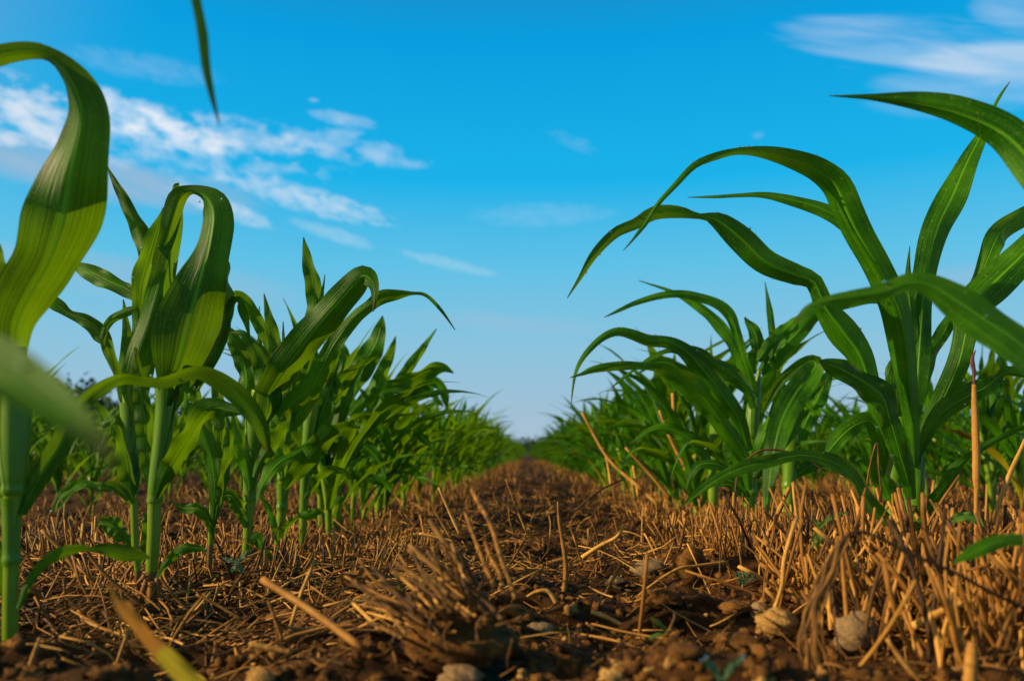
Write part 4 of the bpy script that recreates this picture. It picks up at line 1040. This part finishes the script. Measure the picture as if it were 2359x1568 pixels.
straw_px('straw', [(1455, 1384, 7), (1510, 1340, 7), (1560, 1310, 7), (1600, 1303, 7), (1653, 1296, 7), (1674, 1297, 7), (1684, 1330, 5)], 'long bent straw lying across the strip with a drooped end', .80, (0, .05), tint=.7, group=ST)
straw_px('straw', [(1340, 1284, 11), (1380, 1258, 10), (1420, 1236, 8), (1436, 1208, 6)], 'bright straw resting on the fallen tuft', 1.0, tint=.95, group=ST)
straw_px('straw', [(1212, 1374, 5), (1235, 1362, 8), (1262, 1361, 10), (1282, 1388, 12)], 'curled straw sheath beside the root clump', .72, tint=.8, group=ST)
straw_px('straw', [(1361, 1408, 11), (1395, 1420, 10), (1432, 1438, 8)], 'bright split straw lying on orange soil', .68, tint=.95, group=ST)
straw_px('straw', [(1322, 1178, 5), (1380, 1130, 5), (1433, 1104, 4)], 'thin dark straw slanting over the stubble', 1.5, tint=.15, group=ST, mat=M_DARKSTRAW)
straw_px('straw', [(1780, 1412, 10), (1800, 1350, 10), (1806, 1290, 10), (1822, 1230, 10), (1836, 1188, 9)], 'long pale straw leaning at the left side of the stand', .68, tint=.9, group=ST)
straw_px('straw', [(1750, 1270, 10), (1785, 1195, 10), (1818, 1122, 9)], 'straight straw leaning right in front of the bushy corn plant', 1.0, tint=.65, group=ST)
straw_px('straw', [(1540, 1185, 10), (1470, 1120, 9), (1400, 1055, 8), (1340, 950, 6)], 'long golden stalk leaning left through the right row', 1.75, (0, .1), tint=.6, group=ST)
straw_px('straw', [(1545, 1150, 9), (1500, 1095, 9), (1440, 1030, 6)], 'golden stalk crossing below the long leaning one', 1.8, tint=.6, group=ST)
straw_px('straw', [(1612, 1120, 9), (1570, 1060, 9), (1540, 1000, 8), (1518, 945, 6)], 'orange stalk leaning left behind the arched leaves', 1.95, tint=.65, group=ST)
straw_px('straw', [(1600, 1110, 9), (1575, 1040, 9), (1555, 975, 9), (1549, 905, 8)], 'orange stalk with a broken upright end in the right row', 2.0, tint=.7, group=ST)
straw_px('straw', [(1627, 1080, 9), (1620, 1020, 9), (1610, 955, 6)], 'pale stalk standing against the sky gap in the right row', 2.1, tint=.9, group=ST)
straw_px('straw', [(1408, 1118, 7), (1398, 1060, 6), (1388, 1030, 5)], 'thin golden straw under the long leaning stalk', 1.9, tint=.9, group=ST)
straw_px('straw', [(1470, 1142, 7), (1464, 1105, 7), (1458, 1072, 6)], 'stub of golden straw between two leaning stalks', 1.8, tint=.9, group=ST)
straw_px('straw', [(1212, 1224, 5), (1190, 1172, 4), (1164, 1103, 2)], 'hair-thin straw sticking up on the path', 1.2, tint=.6, group=ST)
straw_px('straw', [(1060, 1232, 8), (1035, 1178, 7), (1010, 1122, 5)], 'straw leaning left beside the tallest stalks of the root clump', 1.1, tint=.85, group=ST)
straw_px('straw', [(1040, 1243, 5), (1012, 1195, 4), (986, 1148, 3)], 'very thin straw at the left of the root clump', 1.1, tint=.6, group=ST)
straw_px('straw', [(965, 1228, 6), (1010, 1238, 7), (1045, 1246, 6)], 'short straw lying level behind the root clump', 1.1, tint=.8, group=ST)
e = empty('straw', tuple(at(2249, 1330, .8)), 'tall golden stalk with a purple-brown tip beside the large right-hand corn plant', 'straw', ST)
def stalk_part(name, pts, mat, tint):
    c = catmull(np.array(pts, float), 8)
    C = np.array([at(x, y, .8) for x, y, _ in c]) - np.array(e.location)
    mb = MB(); tube(mb, C, c[:, 2] / 2 * .8 / FPX * (1 + .03 * rng.standard_normal(len(c))), 10, tint, .75); mb.build(name, mat, e)
stalk_part('stem', [(2249, 1330, 9), (2248, 1200, 9), (2248, 1125, 10)], M_STRAW, .6)
stalk_part('husk', [(2250, 1128, 10), (2248, 1105, 15), (2248, 1040, 17), (2246, 980, 16), (2244, 930, 13), (2243, 885, 9)], M_STRAW, .62)
stalk_part('tip', [(2243, 890, 6), (2243, 868, 6), (2242, 850, 9), (2239, 835, 10), (2240, 822, 7), (2244, 812, 4), (2247, 806, 2)], M_TIP, .5)
straw_px('straw', [(2282, 1210, 11), (2320, 1105, 11), (2362, 1010, 8)], 'golden stalk leaning right at the right edge', .9, tint=.85, group=ST)
straw_px('dead_stem', [(1938, 1248, 12), (1960, 1228, 10), (1990, 1225, 9), (2037, 1244, 9), (2102, 1277, 9), (2200, 1319, 9), (2280, 1362, 9), (2400, 1420, 8)], 'dark brown dead stem arching over the straw stand', .47, tint=.05, mat=M_DARKSTRAW, cat='dead stem')
straw_px('dead_stem', [(1690, 1185, 4), (1700, 1090, 5), (1742, 1042, 5), (1790, 1036, 5), (1850, 1052, 5), (1900, 1085, 4)], 'thin dark tendril arching before the bushy corn plant', 1.25, tint=.3, mat=M_DARKSTRAW, cat='dead stem')
straw_px('dead_stem', [(2012, 1180, 4), (1996, 1120, 4), (2018, 1020, 4), (2024, 1080, 4), (2030, 1150, 3)], 'wiry bent weed stem left of the large corn plant stalks', .9, tint=.5, mat=M_DARKSTRAW, cat='dead stem')
straw_px('straw', [(2100, 1443, 18), (2160, 1412, 17), (2218, 1386, 15)], 'thick pale straw lying tilted in the straw stand', .56, tint=.95, group=ST)
straw_px('straw', [(2232, 1600, 30), (2236, 1530, 28), (2240, 1478, 22)], 'stout blurred stub at the bottom right corner', .47, tint=.6, group=ST)
straw_px('straw', [(2042, 1470, 8), (2085, 1530, 12), (2120, 1568, 10)], 'split straw leaning in the bottom right foreground', .49, tint=.7, group=ST)
straw_px('straw', [(1757, 1596, 13), (1700, 1590, 12), (1650, 1566, 8)][::-1], 'dull straw at the bottom right foreground', .46, tint=.3, group=ST)
straw_px('straw', [(330, 1400, 9), (240, 1320, 9), (180, 1240, 8)], 'dark slanting straw beside the tall left corn plant', .78, tint=.25, group=ST)
straw_px('straw', [(220, 1400, 9), (160, 1290, 9), (96, 1220, 8)], 'brown straw leaning left behind the tall left corn plant', .9, tint=.5, group=ST)
straw_px('straw', [(255, 1380, 10), (300, 1310, 10), (345, 1260, 8)], 'dark straw leaning right towards the brace roots', .86, tint=.2, group=ST)
straw_px('straw', [(60, 1560, 10), (75, 1515, 10), (92, 1468, 8)], 'straw stub in the lower left corner', .53, tint=.7, group=ST)
straw_px('straw', [(50, 1482, 6), (95, 1487, 7), (150, 1498, 5)], 'pale straw lying flat beside the tall left stalk', .56, tint=.8, group=ST)
straw_px('straw', [(560, 1428, 6), (500, 1392, 7), (452, 1368, 6)], 'straw lying in the shade right of the brace roots', .75, tint=.4, group=ST)
straw_px('straw', [(590, 1290, 4), (650, 1300, 4), (700, 1322, 3)], 'thin dark straw on the soil below the left clump', 1.0, tint=.2, group=ST, mat=M_DARKSTRAW)

# clump of old stubble torn out with its roots, in the middle foreground
Yc = .535
p = at(1052, 1466, Yc)
e = empty('root_clump', tuple(p), 'torn-out clump of old stubble with dark root ball in the middle foreground', 'root clump')
mb = MB(); kk = Yc / FPX
ball(mb, (0, 0, -6 * kk), (118 * kk, 80 * kk, 62 * kk), 30, 40, .6, 61, .5)
mb.build('root_ball', M_CLOD, e)
def clump_stem(pts, d=(0, 0), mat=M_DARKSTRAW, tint=.5, name='straw'):
    c = catmull(np.array(pts, float), 6); s = np.linspace(0, 1, len(c))
    Yd = Yc + d[0] + (d[1] - d[0]) * s
    C = np.array([at(x, y, yy) for (x, y, _), yy in zip(c, Yd)]) - np.array(e.location)
    tn = np.clip(tint + np.repeat(rng.normal(0, .14, len(C) + 2), 8), 0, 1).reshape(-1, 8)
    mb = MB(); tube(mb, C, c[:, 2] / 2 * .78 * Yd / FPX * (1 + .12 * rng.standard_normal(len(c))), 8, tn)
    mb.build(name, mat, e)
clump_stem([(1187, 1380, 13), (1170, 1330, 14), (1152, 1280, 13), (1138, 1230, 13), (1120, 1188, 12), (1108, 1168, 17), (1086, 1126, 11)], (.0, .06), M_STRAW, .35)
clump_stem([(1138, 1350, 13), (1120, 1310, 13), (1104, 1268, 12), (1086, 1220, 12), (1070, 1178, 8)], (0, .06), M_STRAW, .38)
clump_stem([(1160, 1372, 12), (1150, 1320, 11), (1132, 1288, 11), (1116, 1246, 9)], (0, .03), M_STRAW, .35)
for (x0, y0, x1, y1, w, dd, tn) in ((1110, 1400, 942, 1254, 15, .0, .8), (1075, 1385, 909, 1293, 12, -.02, .7), (1105, 1352, 988, 1196, 18, .03, .6), (1010, 1384, 905, 1316, 14, -.02, .4), (958, 1412, 858, 1304, 16, -.03, .3),
        (925, 1420, 810, 1338, 12, -.03, .5), (1050, 1340, 940, 1266, 12, .03, .7), (1040, 1420, 900, 1350, 13, -.03, .35), (985, 1440, 850, 1370, 12, -.03, .4), (1130, 1420, 1010, 1300, 16, -.02, .5),
        (1160, 1430, 1060, 1330, 14, -.03, .3), (1090, 1370, 1040, 1250, 15, .02, .7), (1120, 1390, 1060, 1270, 12, .02, .5), (930, 1470, 845, 1430, 10, -.02, .5), (1010, 1330, 985, 1270, 12, .03, .4)):
    mx_, my_ = (x0 + x1) / 2 + rng.uniform(-6, 6), (y0 + y1) / 2 + rng.uniform(-10, 6)
    clump_stem([(x0, y0, w), (mx_, my_, w), (x1, y1, w * .8)], (dd, dd + .02), M_DARKSTRAW, tn)
for j in range(70):
    x0, y0 = 1040 + rng.normal(0, 62), 1410 + rng.normal(0, 26)
    an = math.radians(rng.normal(42, 26)); L_ = rng.uniform(50, 165)
    x1, y1 = x0 - L_ * math.cos(an), y0 - L_ * math.sin(an)
    clump_stem([(x0, y0, 9), ((x0 + x1) / 2 + rng.normal(0, 7), (y0 + y1) / 2 + rng.normal(0, 7), 8), (x1, y1, 6)], (rng.uniform(-.05, .03), rng.uniform(-.04, .05)), M_DARKSTRAW if j % 2 else M_STRAW, rng.uniform(.2, .8))
for pts in ([(990, 1490, 9), (988, 1440, 9), (1000, 1410, 8), (1034, 1392, 7)], [(1100, 1475, 12), (1098, 1440, 12), (1112, 1418, 11), (1130, 1410, 8)], [(1180, 1470, 7), (1168, 1520, 6), (1172, 1545, 4)], [(1075, 1480, 10), (1120, 1478, 10), (1150, 1470, 8)],
            [(900, 1480, 7), (920, 1450, 8), (960, 1430, 8)], [(1030, 1500, 7), (1022, 1460, 7), (1040, 1430, 6)], [(1140, 1440, 10), (1190, 1425, 10), (1230, 1400, 6)], [(1150, 1400, 9), (1195, 1395, 8), (1225, 1410, 5)], [(1170, 1440, 7), (1200, 1460, 7), (1210, 1500, 4)]):
    clump_stem([(a_, b_, w_ * .55) for a_, b_, w_ in pts], (-.05, -.045), M_ROOT, .4, 'root')

# dry leaf standing in the left foreground, wilted bundle on the right, seedlings
def leaf_thing(name, label, cat, Y, pts, mat, **kw):
    e_ = empty(name, tuple(at(pts[0][0], pts[0][1], Y)), label, cat)
    leaf_px(e_, Y, pts, mat=mat, name='blade', **kw)
    return e_
leaf_thing('fallen_leaf', 'blurred half-dried leaf, yellow-green turning brown, slanting across the lower left', 'leaf', .37, [(500, 1640, 40), (447, 1572, 42), (389, 1518, 38), (342, 1472, 28), (312, 1432, 26), (286, 1400, 30), (268, 1375, 26), (254, 1340, 4)], M_DRYLEAF, d=(-.02, .05), roll=(0, 20), tint=.7)
e = empty('wilted_weed', tuple(at(1880, 1500, .53)), 'brown wilted weed bundle hanging at the left of the straw stand', 'weed')
for j in range(20):
    o_ = rng.uniform(-20, 20); wk = rng.uniform(.25, .75)
    c = catmull(np.array([(1940 + o_ * .4, 1243, 9), (1912 + o_, 1300, 13), (1890 + o_, 1350, 13), (1868 + o_ * 1.2, 1410, 12), (1864 + o_ * 1.6, 1490, 10), (1890 + o_ * 2.4, 1566, 6)], float), 6)
    Yd = .525 + .012 * math.sin(j * 2.1) + 0 * c[:, 0]
    C = np.array([at(x + 6 * math.sin(y * .045 + j * 1.7), y, yy) for (x, y, _), yy in zip(c, Yd)]) - np.array(e.location)
    mb = MB(); tube(mb, C, c[:, 2] / 2 * wk * Yd / FPX, 7, rng.uniform(.3, .8), .6)
    mb.build('withered_stem', M_DARKSTRAW if j % 2 else M_ROOT, e)
e = empty('seedling', tuple(at(1657, 1556, .43)), 'tiny blue-green seedling with dew on two narrow leaves, bottom right foreground', 'seedling')
leaf_px(e, .43, [(1660, 1568, 8), (1648, 1545, 16), (1634, 1526, 18), (1622, 1512, 6)], mat=M_BLUEWEED, fold=.2, drops=[(.95, 0, .0011), (.6, -1, .0009), (.97, -3, .0009)])
leaf_px(e, .43, [(1662, 1568, 8), (1675, 1546, 15), (1692, 1528, 15), (1716, 1508, 4)], mat=M_BLUEWEED, fold=.2, drops=[(.95, 0, .0010), (.85, 1.2, .0009)])
e = empty('seedling', tuple(at(1532, 1458, .6)), 'small green grass blade sprouting on the bare strip', 'seedling')
leaf_px(e, .6, [(1536, 1460, 6), (1524, 1440, 10), (1498, 1420, 2)], mat=M_WEED)
leaf_px(e, .6, [(1530, 1462, 6), (1508, 1462, 9), (1490, 1474, 2)], mat=M_WEED)
e = empty('seedling', tuple(at(1718, 1345, .8)), 'little grey-green clover at the foot of the straw stand', 'seedling')
for px_, py_ in ((1702, 1324), (1716, 1318), (1732, 1326), (1706, 1340)):
    leaf_px(e, .8, [(1717, 1345, 3), ((1717 + px_) / 2, (1345 + py_) / 2, 4), (px_, py_, 14), (px_ + (px_ - 1717) * .5, py_ - 6, 3)], mat=M_BLUEWEED, fold=.15)
e = empty('seedling', tuple(at(905, 1420, .64)), 'bright green sprout growing out of the root clump', 'seedling')
leaf_px(e, .62, [(925, 1420, 8), (905, 1408, 20), (885, 1405, 16), (872, 1412, 3)], mat=M_WEED)
leaf_px(e, .62, [(928, 1400, 6), (922, 1375, 13), (918, 1345, 3)], mat=M_WEED)
e = empty('seedling', tuple(at(2170, 1215, .8)), 'short curved green leaf lying on the stubble behind the straw stand', 'seedling')
leaf_px(e, .78, [(2263, 1212, 10), (2245, 1196, 20), (2215, 1190, 20), (2185, 1200, 14), (2160, 1215, 3)], mat=M_WEED, flip=True, roll=(10, 30))
e = empty('seedling', tuple(at(1880, 1240, .72)), 'thin-leaved green sprout among the straw, left of the dead stem', 'seedling')
leaf_px(e, .70, [(1872, 1262, 5), (1882, 1220, 8), (1915, 1190, 9), (1955, 1178, 3)], mat=M_WEED, flip=True)
leaf_px(e, .70, [(1880, 1260, 5), (1890, 1235, 13), (1885, 1210, 10), (1870, 1190, 2)], mat=M_WEED)
e = empty('seedling', tuple(at(548, 1300, .95)), 'blue-green seedling with spread leaves below the left clump', 'seedling')
for pts in ([(548, 1296, 5), (560, 1280, 14), (580, 1266, 3)], [(548, 1296, 5), (530, 1290, 12), (512, 1284, 3)], [(548, 1296, 5), (556, 1312, 12), (562, 1325, 3)], [(548, 1296, 5), (536, 1310, 10), (528, 1322, 3)]):
    leaf_px(e, .93, pts, mat=M_BLUEWEED, fold=.15)
